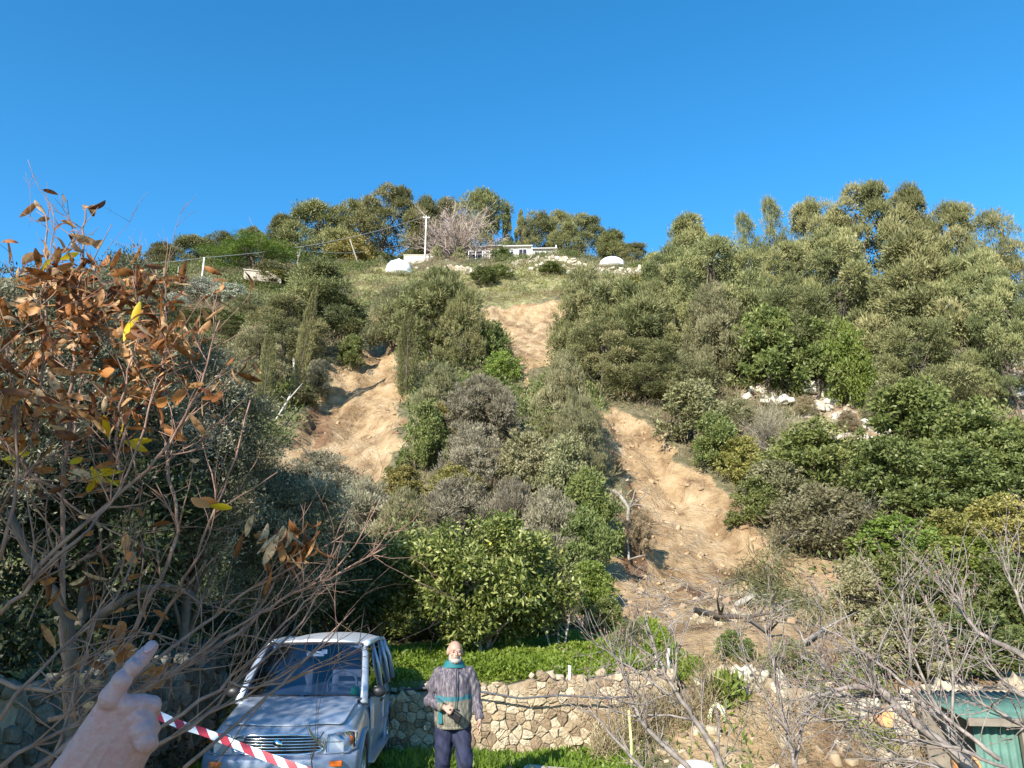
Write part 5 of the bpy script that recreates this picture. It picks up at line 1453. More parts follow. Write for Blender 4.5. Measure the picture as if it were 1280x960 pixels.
for x0, x1 in ((-0.60, -0.02), (0.02, 0.62)):
    MB().tube([(x1, 0.99, 1.045), ((x0 + x1) / 2, 0.975, 1.05), (x0, 1.0, 1.04)], 0.009, 5).build('wiper', M['blackplastic'], car)
MB().box((0, 1.02, 1.005), (1.38, 0.12, 0.03)).build('cowl', M['blackplastic'], car)
MB().tube([(0.52, 1.75, 1.56), (0.55, 1.85, 2.02)], [0.006, 0.003], 5).build('aerial', M['blackplastic'], car)
# cabin
MB().box((0, 1.30, 0.93), (1.36, 0.5, 0.16)).build('dashboard', M['interior'], car, bevel=0.04)
MB().box((0, 2.5, 0.50), (1.4, 2.4, 0.3)).build('cabin_floor', M['interior'], car)
for x in (-0.36, 0.36):
    st_ = MB().box((x, 2.0, 0.72), (0.5, 0.5, 0.16)).box((x, 2.25, 1.02), (0.48, 0.14, 0.62)).build('seat', M['seat'], car, bevel=0.05)
    MB().box((x, 2.25, 1.44), (0.26, 0.1, 0.17)).build('head_rest', M['seat'], st_, bevel=0.04)
o = MB().box((0, 2.95, 0.95), (1.2, 0.15, 0.6)).build('rear_seat', M['seat'], car, bevel=0.04)
aa = np.linspace(0, 2 * math.pi, 25)
sw_ = MB().tube([(0.36 + 0.18 * math.cos(t), 1.58 + 0.07 * math.sin(t), 1.10 + 0.165 * math.sin(t)) for t in aa], 0.014, 6, cap=False)
sw_.tube([(0.20, 1.58, 1.1), (0.36, 1.57, 1.1), (0.52, 1.58, 1.1)], 0.014, 5); sw_.build('steering_wheel', M['seat'], car)
MB().box((0, 1.62, 1.46), (0.22, 0.02, 0.06)).build('rear_view_mirror', M['sunlitpaint'], car, bevel=0.01)
for s_ in (-1, 1):     # rear lamps
    MB().box((s_ * 0.70, 3.80, 0.85), (0.12, 0.06, 0.26)).build('tail_light', plain('red_lens', (0.5, 0.02, 0.02), 0.2), car, bevel=0.015)
o = MB().tube([(0, 0, 0), (0, 0, 0.05), (0, 0, 0.10)], [0.05, 0.055, 0.045], 12).build('air_freshener', M['greenthing'], loc=(CARX + 0.52, 8.6 + 1.26, 1.012))
tag(o, 'small green object lying on the dashboard behind the windscreen', 'ornament')

# red and white tape in front of the car
def tape():
    m, nt, b = newmat('red_white_tape')
    uv = N(nt, 'ShaderNodeAttribute'); uv.attribute_name = 'v'
    md = N(nt, 'ShaderNodeMath', operation='FRACT'); nt.links.new(uv.outputs['Fac'], md.inputs[0])
    r = ramp(nt, md.outputs[0], [(0.0, (0.62, 0.64, 0.70)), (0.5, (0.30, 0.03, 0.045))]); r.color_ramp.interpolation = 'CONSTANT'
    nt.links.new(r.outputs[0], b.inputs['Base Color']); b.inputs['Roughness'].default_value = 0.35
    pts = [(150, 872, 6.2), (195, 893, 6.3), (228, 907, 6.4), (252, 914, 6.5), (285, 927, 6.5), (320, 941, 6.5), (360, 956, 6.5), (420, 976, 6.5), (520, 988, 6.6)]
    P = np.array([at(*p) for p in pts]); t = np.linspace(0, len(P) - 1, 260)
    C_ = np.stack([np.interp(t, np.arange(len(P)), P[:, k]) for k in range(3)], 1)
    for k in range(12): C_[1:-1] = (C_[:-2] + C_[2:]) / 2
    s = np.concatenate([[0], np.cumsum(np.linalg.norm(np.diff(C_, axis=0), axis=1))])
    tw = 0.45 * np.sin(s * 2.3) + 0.3
    up = np.stack([0 * s, np.sin(tw), np.cos(tw)], 1)
    K = 5; V = []
    for j in range(K): V.append(C_ + up * ((j / (K - 1) - 0.5) * 0.066))
    V = np.stack(V, 1).reshape(-1, 3); n = len(C_)
    Q = [(i * K + j, i * K + j + 1, (i + 1) * K + j + 1, (i + 1) * K + j) for i in range(n - 1) for j in range(K - 1)]
    me = mesh_np('barrier_tape', V, Q, None, True)
    a_ = me.attributes.new('v', 'FLOAT', 'POINT'); a_.data.foreach_set('value', np.array([(s[i] + j * 0.016) / 0.19 for i in range(n) for j in range(K)], np.float32))
    o = link('barrier_tape', me, m)
    tag(o, 'sagging red and white striped barrier tape strung in front of the car', 'tape')
tape()
# ------------------------------------------------------------------ people
def capsules(mb, chain, rad, k=12):
    """tapered tube with ball joints"""
    P = [np.array(p, float) for p in chain]
    mb.tube(P, rad, k)
    for p, r_ in zip(P, rad): mb.ball(p, r_, k)
def fuse(mb, name, mat, parent, voxel, smooth=6, disp=None):
    o = bpy.data.objects.new(name, mb.mesh(name)); COL.objects.link(o)
    r = o.modifiers.new('r', 'REMESH'); r.mode = 'VOXEL'; r.voxel_size = voxel; r.use_smooth_shade = True
    s_ = o.modifiers.new('s', 'SMOOTH'); s_.iterations = smooth; s_.factor = 0.5
    bpy.context.view_layer.update()
    dg = bpy.context.evaluated_depsgraph_get()
    me = bpy.data.meshes.new_from_object(o.evaluated_get(dg)); me.name = name
    o.modifiers.clear(); o.data = me
    if disp is not None:
        n = len(me.vertices); V = np.zeros(n * 3, np.float32); me.vertices.foreach_get('co', V); V = V.reshape(-1, 3)
        Nn = np.zeros(n * 3, np.float32); me.vertices.foreach_get('normal', Nn); Nn = Nn.reshape(-1, 3)
        V = V + Nn * disp(V)[:, None]; me.vertices.foreach_set('co', V.ravel().astype(np.float32)); me.update()
    me.materials.clear()
    for m in (mat if isinstance(mat, list) else [mat]): me.materials.append(m)
    me.polygons.foreach_set('use_smooth', np.ones(len(me.polygons), bool))
    if parent is not None: o.parent = parent
    return o
def skinmat(name, col, red=(0.5, 0.2, 0.15)):
    m, nt, b = newmat(name)
    tc = N(nt, 'ShaderNodeTexCoord'); nz = N(nt, 'ShaderNodeTexNoise'); nz.inputs['Scale'].default_value = 60; nz.inputs['Detail'].default_value = 8
    n2 = N(nt, 'ShaderNodeTexNoise'); n2.inputs['Scale'].default_value = 260; n2.inputs['Detail'].default_value = 4
    nt.links.new(tc.outputs['Object'], nz.inputs[0]); nt.links.new(tc.outputs['Object'], n2.inputs[0])
    r = ramp(nt, nz.outputs[0], [(0.32, tuple(c * 0.88 for c in col)), (0.48, col), (0.60, tuple((a + b_) / 2 for a, b_ in zip(col, red))), (0.72, tuple(min(1, c * 1.06) for c in col))])
    nt.links.new(r.outputs[0], b.inputs['Base Color']); b.inputs['Roughness'].default_value = 0.5
    b.inputs['Subsurface Weight'].default_value = 0.12; b.inputs['Subsurface Radius'].default_value = (0.01, 0.004, 0.002)
    bp = N(nt, 'ShaderNodeBump'); bp.inputs['Strength'].default_value = 0.7; bp.inputs['Distance'].default_value = 0.0015
    nt.links.new(n2.outputs[0], bp.inputs['Height']); nt.links.new(bp.outputs[0], b.inputs['Normal'])
    return m
M['skin'] = skinmat('weathered_skin', (0.44, 0.26, 0.19), (0.40, 0.17, 0.12))
M['handskin'] = skinmat('hand_skin', (0.40, 0.25, 0.25), (0.36, 0.18, 0.18))

mp = at(568, 800, 9.0); man = empty('person', (mp[0], 9.0, 0.0), R(13))
tag(man, 'bald bearded man in a grey purple jacket with teal collar walking on the grass', 'person')
HT = 1.70
b = MB()
# torso
def tor(z, hw, hd, yo=0.0, n=16):
    a = np.arange(n) * 2 * math.pi / n
    return np.stack([hw * np.cos(a), hd * np.sin(a) + yo, np.full(n, z)], 1)
b.loft([tor(0.80, 0.14, 0.10), tor(0.88, 0.165, 0.12), tor(1.0, 0.155, 0.12), tor(1.15, 0.165, 0.125), tor(1.3, 0.165, 0.11), tor(1.37, 0.12, 0.085), tor(1.44, 0.07, 0.065)])
capsules(b, [(0, 0.005, 1.38), (0, -0.01, 1.50)], [0.062, 0.058])
# head, turned down a little
hc = np.array([0.0, -0.052, 1.565])
b.ball(hc + np.array([0, 0.012, 0.025]), (0.078, 0.095, 0.092), 18)
b.ball(hc + np.array([0, -0.03, -0.045]), (0.058, 0.062, 0.068), 16)
b.ball(hc + np.array([0, -0.095, -0.012]), (0.013, 0.02, 0.024), 8)          # nose
b.ball(hc + np.array([0, -0.105, -0.024]), (0.017, 0.014, 0.012), 8)
for s_ in (-1, 1):
    b.ball(hc + np.array([s_ * 0.032, -0.078, 0.024]), (0.024, 0.014, 0.010), 8)   # brow
    b.ball(hc + np.array([s_ * 0.040, -0.066, -0.018]), (0.022, 0.02, 0.018), 8)   # cheek
    b.ball(hc + np.array([s_ * 0.082, 0.012, -0.005]), (0.010, 0.02, 0.032), 8)    # ear
b.ball(hc + np.array([0, -0.088, -0.054]), (0.024, 0.010, 0.007), 8)
b.ball(hc + np.array([0, -0.075, -0.092]), (0.028, 0.02, 0.018), 8)
# arms. right arm (image left) bent, left arm hanging
RS, RE, RW = (-0.155, 0, 1.34), (-0.25, 0.03, 1.08), (-0.12, -0.24, 1.02)
LS, LE, LW = (0.155, 0, 1.34), (0.245, 0.0, 1.09), (0.272, -0.12, 0.87)
capsules(b, [RS, RE, RW], [0.058, 0.044, 0.028]); capsules(b, [LS, LE, LW], [0.058, 0.044, 0.028])
def hand(b, W, D, T, nrm, side, curl, r=0.0085, L=1.0):
    """W wrist, D along the palm, T across towards the thumb, nrm back of hand"""
    W, D, T, nrm = [np.array(v, float) for v in (W, D, T, nrm)]
    c = W + D * 0.055
    b.loft([W + np.array([D * t + T * u * w + nrm * v * h_ for u, v in ((-1, -1), (0, -1.15), (1, -1), (1, 1), (0, 1.15), (-1, 1))]) for t, w, h_ in ((0.0, 0.026, 0.017), (0.04, 0.038, 0.015), (0.085, 0.040, 0.013), (0.095, 0.036, 0.010))])
    for i, (off, ln) in enumerate(((0.030, 0.072), (0.010, 0.08), (-0.011, 0.074), (-0.031, 0.058))):
        p = W + D * 0.085 + T * off; ch = [p]; a_ = curl[i]
        for j, q in enumerate((0.45, 0.32, 0.25)):
            a_j = a_ * (j + 0.6); d = D * math.cos(a_j) - nrm * math.sin(a_j)
            ch.append(ch[-1] + d * ln * q)
        capsules(b, [p - D * 0.02] + ch, [r, r * 1.05, r, r * 0.93, r * 0.8], 8)
    p = W + D * 0.03 + T * 0.03; d1 = unit(D * 0.7 + T * 0.75 - nrm * 0.3); d2 = unit(D * 0.95 + T * 0.15 - nrm * 0.5)
    capsules(b, [W + D * 0.015 + T * 0.015, p, p + d1 * 0.035, p + d1 * 0.035 + d2 * 0.03], [0.014, 0.012, 0.0105, 0.008], 8)
Dr = unit(np.array([0.55, -0.72, -0.25])); Tr = unit(np.array([0.45, 0.35, 0.85])); Nr = unit(np.cross(Dr, Tr)); 
hand(b, RW, Dr, Tr, -Nr, 1, (0.55, 0.6, 0.65, 0.7))
Dl = unit(np.array([0.02, -0.30, -0.95])); Tl = unit(np.array([-0.3, -0.9, 0.28])); Nl = unit(np.cross(Dl, Tl))
hand(b, LW, Dl, Tl, Nl if Nl[0] > 0 else -Nl, -1, (0.3, 0.35, 0.4, 0.45))
# legs in mid stride: image right leg forward
LH, LK, LA = (0.09, 0, 0.86), (0.115, -0.12, 0.47), (0.12, -0.10, 0.09)
RH, RK, RA = (-0.09, 0, 0.86), (-0.10, -0.02, 0.46), (-0.10, 0.16, 0.12)
for a_, k_, c_ in ((LH, LK, LA), (RH, RK, RA)):
    capsules(b, [a_, k_, c_], [0.088, 0.058, 0.040])
    capsules(b, [c_, (c_[0], c_[1] - 0.14, 0.05)], [0.04, 0.035])
sk = fuse(b, 'body', M['skin'], man, 0.0055, 3)
# clothing
M['jacket'] = None
def jacketmat():
    m, nt, b = newmat('patterned_jacket_cloth')
    tc = N(nt, 'ShaderNodeTexCoord'); sx = N(nt, 'ShaderNodeSeparateXYZ'); nt.links.new(tc.outputs['Object'], sx.inputs[0])
    mp_ = N(nt, 'ShaderNodeMapping'); mp_.inputs['Scale'].default_value = (60, 60, 14); nt.links.new(tc.outputs['Object'], mp_.inputs[0])
    nz = N(nt, 'ShaderNodeTexNoise'); nz.inputs['Scale'].default_value = 1; nz.inputs['Detail'].default_value = 4; nt.links.new(mp_.outputs[0], nz.inputs[0])
    up_ = ramp(nt, nz.outputs[0], [(0.36, (0.05, 0.042, 0.065)), (0.5, (0.10, 0.083, 0.098)), (0.66, (0.20, 0.175, 0.175))])
    lo_ = ramp(nt, nz.outputs[0], [(0.36, (0.10, 0.09, 0.065)), (0.55, (0.18, 0.165, 0.12)), (0.68, (0.27, 0.245, 0.19))])
    n2 = N(nt, 'ShaderNodeTexNoise'); n2.inputs['Scale'].default_value = 6; nt.links.new(tc.outputs['Object'], n2.inputs[0])
    wv = N(nt, 'ShaderNodeMath', operation='MULTIPLY_ADD'); wv.inputs[1].default_value = 0.08; nt.links.new(n2.outputs[0], wv.inputs[0]); nt.links.new(sx.outputs[2], wv.inputs[2])
    # only the trunk of the jacket has the lower beige panel and teal band
    ab = N(nt, 'ShaderNodeMath', operation='ABSOLUTE'); nt.links.new(sx.outputs[0], ab.inputs[0])
    inr = N(nt, 'ShaderNodeMath', operation='LESS_THAN'); inr.inputs[1].default_value = 0.20; nt.links.new(ab.outputs[0], inr.inputs[0])
    l1 = N(nt, 'ShaderNodeMath', operation='LESS_THAN'); l1.inputs[1].default_value = 1.165; nt.links.new(wv.outputs[0], l1.inputs[0])
    l2 = N(nt, 'ShaderNodeMath', operation='LESS_THAN'); l2.inputs[1].default_value = 1.115; nt.links.new(wv.outputs[0], l2.inputs[0])
    def mul(a, c):
        q = N(nt, 'ShaderNodeMath', operation='MULTIPLY'); nt.links.new(a, q.inputs[0]); nt.links.new(c, q.inputs[1]); return q.outputs[0]
    def mix(f, a, c):
        x = N(nt, 'ShaderNodeMix', data_type='RGBA'); nt.links.new(f, x.inputs[0])
        if isinstance(a, tuple): x.inputs[6].default_value = a
        else: nt.links.new(a, x.inputs[6])
        if isinstance(c, tuple): x.inputs[7].default_value = c
        else: nt.links.new(c, x.inputs[7])
        return x.outputs[2]
    c = mix(mul(l1.outputs[0], inr.outputs[0]), up_.outputs[0], (0.03, 0.13, 0.15, 1))
    c = mix(mul(l2.outputs[0], inr.outputs[0]), c, lo_.outputs[0])
    nt.links.new(c, b.inputs['Base Color']); b.inputs['Roughness'].default_value = 0.8
    return m
M['jacket'] = jacketmat()
M['teal'] = plain('teal_cloth', (0.01, 0.13, 0.15), 0.7, var=0.15, scale=30)
M['navy'] = plain('navy_trouser_cloth', (0.012, 0.015, 0.042), 0.8, var=0.35, scale=9, bump=0.2)
M['shoe'] = plain('dark_shoe_leather', (0.03, 0.025, 0.02), 0.6)
M['beard'] = plain('grey_beard_hair', (0.34, 0.30, 0.27), 0.9, var=0.3, scale=120)
M['dark'] = plain('dark_leather', (0.015, 0.014, 0.016), 0.5)
j = MB()
j.loft([tor(0.80, 0.185, 0.15, -0.01), tor(0.86, 0.205, 0.168, -0.01), tor(0.95, 0.208, 0.17, -0.01), tor(1.08, 0.205, 0.165), tor(1.22, 0.205, 0.16), tor(1.33, 0.19, 0.135), tor(1.39, 0.145, 0.11), tor(1.43, 0.10, 0.095), tor(1.45, 0.085, 0.085)])
capsules(j, [(-0.155, 0, 1.34), (-0.22, 0.01, 1.22), (-0.25, 0.03, 1.07), (-0.20, -0.09, 1.045), (-0.16, -0.19, 1.03)], [0.078, 0.078, 0.072, 0.062, 0.05], 14)
capsules(j, [(0.155, 0, 1.34), (0.215, 0.0, 1.22), (0.245, 0.0, 1.08), (0.262, -0.06, 0.98), (0.27, -0.105, 0.905)], [0.078, 0.078, 0.070, 0.060, 0.05], 14)
def wr(V):
    return 0.5 * (0.007 * np.sin(V[:, 2] * 38 + 6 * np.sin(V[:, 0] * 17) + V[:, 1] * 20) + 0.007 * np.sin(V[:, 0] * 60 + V[:, 2] * 9 + 3 * np.sin(V[:, 2] * 14)) + 0.012 * fbm(V[:, 0] * 14 + V[:, 1] * 9, V[:, 2] * 11, 3))
jk = fuse(j, 'jacket', M['jacket'], man, 0.009, 5, wr)
MB().tube([(0.0, -0.168, 1.40 - 0.0), (0.002, -0.186, 1.25), (0, -0.195, 1.05), (0, -0.205, 0.85)], 0.006, 5).build('zip', M['navy'], jk)
for z_, h_, r_, nm in ((0.85, 0.05, 0.0, 'hem'),):
    MB().loft([tor(0.792, 0.185, 0.15, -0.01), tor(0.808, 0.193, 0.158, -0.01), tor(0.818, 0.186, 0.152, -0.01)], cap=False).build(nm, M['jacket'], jk)
cl = MB().loft([tor(1.405, 0.135, 0.118, -0.005), tor(1.44, 0.112, 0.108, -0.016), tor(1.475, 0.098, 0.098, -0.02), tor(1.487, 0.088, 0.088, -0.02), tor(1.45, 0.082, 0.082, -0.016)], cap=False)
co = cl.build('collar', M['teal'], man, sub=1)
MB().box((-0.155, -0.135, 0.93), (0.05, 0.02, 0.16), rz=-0.7).build('side_stripe', M['teal'], jk, bevel=0.005)
t_ = MB()
for (a_, k_, c_) in ((LH, LK, LA), (RH, RK, RA)):
    A, K, C0 = map(np.array, (a_, k_, c_))
    capsules(t_, [A + np.array([0, 0, 0.02]), (A + K) / 2, K, (K + C0) / 2, C0 + (0, 0, 0.0)], [0.108, 0.098, 0.085, 0.080, 0.078], 14)
t_.loft([tor(0.80, 0.17, 0.13), tor(0.88, 0.18, 0.135), tor(0.96, 0.17, 0.13)])
def wt(V): return 0.006 * np.sin(V[:, 2] * 45 + V[:, 0] * 30 + 4 * np.sin(V[:, 1] * 20)) + 0.010 * fbm(V[:, 0] * 16, V[:, 2] * 9, 3)
fuse(t_, 'trousers', M['navy'], man, 0.010, 5, wt)
for c_ in (LA, RA):
    s2 = MB(); s2.ball((c_[0], c_[1] + 0.02, 0.06), (0.05, 0.06, 0.06), 12); s2.ball((c_[0], c_[1] - 0.10, 0.045), (0.052, 0.12, 0.045), 14)
    fuse(s2, 'shoe', M['shoe'], man, 0.008, 3)
# beard, eyes, hair fringe
bd = MB(); bd.ball(hc + np.array([0, -0.052, -0.088]), (0.055, 0.050, 0.036), 14)
for s_ in (-1, 1): bd.ball(hc + np.array([s_ * 0.052, -0.025, -0.060]), (0.020, 0.042, 0.046), 10)
bd.ball(hc + np.array([0, -0.097, -0.044]), (0.028, 0.009, 0.007), 8)
fuse(bd, 'beard', M['beard'], man, 0.005, 2, lambda V: 0.004 * fbm(V[:, 0] * 150 + V[:, 1] * 90, V[:, 2] * 150, 3))
hr = MB()
for s_ in (-1, 1): hr.ball(hc + np.array([s_ * 0.070, 0.03, 0.015]), (0.014, 0.05, 0.034), 10)
hr.ball(hc + np.array([0, 0.10, 0.0]), (0.065, 0.018, 0.04), 12)
hr.build('hair', M['beard'], man)
M['eyewhite'] = plain('eye', (0.35, 0.32, 0.30), 0.3); M['pupil'] = plain('pupil', (0.02, 0.015, 0.01), 0.2)
for s_ in (-1, 1):
    e = MB().ball((0, 0, 0), (0.0115, 0.009, 0.007), 10).build('eye', M['eyewhite'], man, loc=hc + np.array([s_ * 0.031, -0.079, 0.008]))
    MB().ball((0, -0.0075, -0.001), (0.005, 0.0035, 0.005), 8).build('pupil', M['pupil'], e)
# what he holds
hp = np.array(RW) + Dr * 0.10 - np.array([0, 0.0, 0.02])
hm = Matrix.Rotation(man.rotation_euler[2], 3, 'Z') @ Vector(hp)
o = MB().box((0, 0, 0), (0.15, 0.035, 0.085)).box((0.0, 0, 0.05), (0.06, 0.01, 0.02)).build('wallet', M['dark'], loc=(man.location.x + hm.x + 0.03, man.location.y + hm.y, hm.z - 0.02), bevel=0.012)
o.rotation_euler = (0.2, 0.45, -0.4); tag(o, 'black wallet like object held in the right hand of the man', 'wallet')

# ------------------------------------------------------------------ the pointing hand
HD = 0.82
def hp_(px, py, dz=0.0): return at(px, py, HD + dz)
b = MB()
px2m = HD / FPX / math.cos(0.2)
def r2(px): return px * px2m / 2
capsules(b, [hp_(139, 872, -0.01), hp_(152, 851, -0.012), hp_(166, 834, -0.004), hp_(179, 821, 0.004), hp_(190, 808, 0.012)], [r2(28), r2(23), r2(21.5), r2(19), r2(15)], 18)
b.ball(hp_(167, 834, -0.008), r2(20), 12)                                  # first joint
# back of the hand
def slab(rows, k=20):
    rg = []
    for (x0, y0, x1, y1, th, dz) in rows:
        A = hp_(x0, y0, dz); B = hp_(x1, y1, dz + 0.012); c = (A + B) / 2; u = (B - A) / 2; v = np.array([0, 1, 0]) * th
        a = np.arange(k) * 2 * math.pi / k
        rg.append(np.array([c + u * math.copysign(abs(math.cos(t)) ** 0.8, math.cos(t)) + v * math.copysign(abs(math.sin(t)) ** 0.8, math.sin(t)) for t in a]))
    b.loft(rg)
slab([(134, 862, 176, 884, 0.013, 0.0), (124, 876, 192, 897, 0.017, 0.0), (112, 893, 196, 916, 0.019, 0.004), (98, 913, 192, 934, 0.021, 0.008), (84, 934, 182, 952, 0.022, 0.012), (68, 956, 170, 974, 0.025, 0.018), (50, 982, 158, 1004, 0.030, 0.024), (20, 1030, 138, 1060, 0.034, 0.03)])
# knuckles
for x, y, r_ in ((140, 873, 27), (160, 884, 24), (173, 897, 23), (180, 914, 25), (182, 927, 25)): b.ball(hp_(x, y, 0.0), r2(r_), 14)
ax = unit(hp_(190, 808) - hp_(152, 851))
CR = [hp_(167, 833, -0.01) + ax * o_ for o_ in (-0.006, -0.002, 0.002, 0.006)] + [hp_(180, 819, -0.006) + ax * o_ for o_ in (-0.002, 0.002)]
VEINS = [(hp_(143, 885, -0.02), hp_(118, 935, -0.01)), (hp_(160, 895, -0.02), hp_(138, 925, -0.012)), (hp_(138, 925, -0.012), hp_(110, 975, 0)), (hp_(176, 908, -0.015), hp_(150, 960, 0)), (hp_(118, 935, -0.01), hp_(95, 970, 0))]
def segd(V, a_, b_):
    e = b_ - a_; t = np.clip(((V - a_) @ e) / (e @ e), 0, 1)
    q = V - a_ - t[:, None] * e; q = q * np.array([1, 0.25, 1]); return np.linalg.norm(q, axis=1)
# folded middle, ring and little fingers
capsules(b, [hp_(160, 882, -0.004), hp_(177, 880, 0.004), hp_(190, 881, 0.012), hp_(190, 889, 0.036), hp_(180, 893, 0.05)], [r2(25), r2(23.5), r2(22), r2(20), r2(17)], 14)
capsules(b, [hp_(168, 897, 0.0), hp_(180, 902, 0.006), hp_(185, 907, 0.016), hp_(190, 911, 0.042), hp_(178, 912, 0.052)], [r2(26), r2(25), r2(23), r2(20), r2(17)], 14)
capsules(b, [hp_(174, 912, 0.0), hp_(182, 919, 0.006), hp_(185, 929, 0.016), hp_(188, 930, 0.04), hp_(176, 928, 0.048)], [r2(26), r2(25), r2(22), r2(19), r2(16)], 14)
# thumb tucked on the far side
capsules(b, [hp_(128, 925, 0.03), hp_(136, 905, 0.042), hp_(148, 890, 0.05), hp_(164, 888, 0.056)], [r2(34), r2(24), r2(21), r2(17)], 14)
# forearm on towards the photographer
capsules(b, [hp_(92, 1000, 0.02), hp_(20, 1140, -0.06), hp_(-120, 1500, -0.25)], [0.036, 0.040, 0.048], 20)
ph = empty('person', hp_(120, 900)); tag(ph, 'pointing hand and wrist reaching in from the lower left corner', 'person')
hb = fuse(b, 'body', M['handskin'], None, 0.0014, 12, lambda V: 0.0005 * fbm(V[:, 0] * 220, V[:, 2] * 220 + V[:, 1] * 200, 4) + sum(0.0011 * np.exp(-(segd(V, a_, b_) / 0.0022) ** 2) for a_, b_ in VEINS) - sum(0.0007 * np.exp(-(((V - c0) @ ax) / 0.0011) ** 2) * (np.linalg.norm(V - c0, axis=1) < 0.013) for c0 in CR))
hb.parent = ph; hb.location = -Vector(ph.location)
M['nail'] = plain('finger_nail', (0.46, 0.27, 0.27), 0.3)
q_ = hp_(187, 809, -0.0005); na = unit(hp_(190, 808, 0.012) - hp_(179, 821, 0.004)); nb = unit(np.cross(na, np.array([-0.35, -1, 0.2]))); nc_ = np.cross(na, nb)
nl_ = MB().ball((0, 0, 0), 1, 16, M=np.stack([nb * 0.0052, na * 0.0068, nc_ * 0.0014], 1)).build('nail', M['nail'], ph); nl_.location = Vector(q_) - Vector(ph.location)
M['sleeve'] = plain('dark_sleeve_cloth', (0.05, 0.055, 0.07), 0.9, var=0.3, scale=30)
s_ = MB().tube([hp_(52, 1085, -0.02), hp_(20, 1140, -0.06), hp_(-120, 1500, -0.25)], [0.047, 0.055, 0.065], 20).build('sleeve', M['sleeve'], ph); s_.location = -Vector(ph.location)
# ------------------------------------------------------------------ bare and brown leaved shrubs close to the camera
def project(p):
    d = np.asarray(p) - CAM; z = d[1] * math.cos(PITCH) + d[2] * math.sin(PITCH); y = -d[1] * math.sin(PITCH) + d[2] * math.cos(PITCH)
    return 640 + FPX * d[0] / z, 480 - FPX * y / z
def smooth_path(P, n):
    P = np.asarray(P, float); t = np.linspace(0, len(P) - 1, n)
    Q_ = np.stack([np.interp(t, np.arange(len(P)), P[:, k]) for k in range(3)], 1)
    for _ in range(2): Q_[1:-1] = Q_[1:-1] * 0.5 + 0.25 * (Q_[:-2] + Q_[2:])
    return Q_
class Bush:
    def __init__(s): s.mb = MB(); s.tips = []
    def stem(s, pts, r0, r1, twigs=6, tl=(0.15, 0.45), spread=0.8, lvl=1, up=0.25, k=6):
        P = np.array([at(*p) for p in pts]) if len(pts[0]) == 3 and not isinstance(pts, np.ndarray) else np.asarray(pts)
        L = np.linalg.norm(np.diff(P, axis=0), axis=1).sum()
        n = max(6, int(L / 0.05)); P = smooth_path(P, n)
        P[1:-1] += rng.normal(0, 0.0035, P[1:-1].shape)
        rad = np.linspace(r0, r1, n) * (1 + 0.16 * (rng.random(n) - 0.4)); s.mb.tube(P, rad, k)
        s.grow(P, np.linspace(r0, r1, n), twigs, tl, spread, lvl, up)
    def grow(s, P, rad, twigs, tl, spread, lvl, up):
        n = len(P)
        for _ in range(twigs):
            i = int(n * rng.uniform(0.15, 0.97)); i = min(i, n - 2)
            d = unit(P[i + 1] - P[max(i - 1, 0)]) + rng.normal(0, spread, 3) * np.array([1, 0.7, 1]); d[2] += up; d = unit(d)
            L = rng.uniform(*tl); m = max(4, int(L / 0.045)); q = [P[i]]; dd = d
            for _k in range(m - 1):
                dd = unit(dd + rng.normal(0, 0.13, 3) + np.array([0, 0, 0.03])); q.append(q[-1] + dd * L / (m - 1))
            q = np.array(q); r_ = min(rad[i] * 0.6, 0.0045 if lvl == 1 else 0.003)
            s.mb.tube(q, np.linspace(r_, r_ * 0.4, m), 4)
            s.tips.append((q[-1], dd)); s.tips.append((q[m // 2], dd))
            if lvl < 3: s.grow(q, np.full(m, r_), int(rng.integers(1, 4)) if lvl == 1 else int(rng.integers(0, 3)), (tl[0] * 0.4, tl[1] * 0.5), spread, lvl + 1, up)
def buds(tips, every=1, r=0.004):
    mb = MB()
    for i, (p, d) in enumerate(tips):
        if i % every == 0:
            mb.tube([p, p + d * r * 1.5, p + d * r * 3.2], [r * 0.5, r, r * 0.2], 5)
    return mb

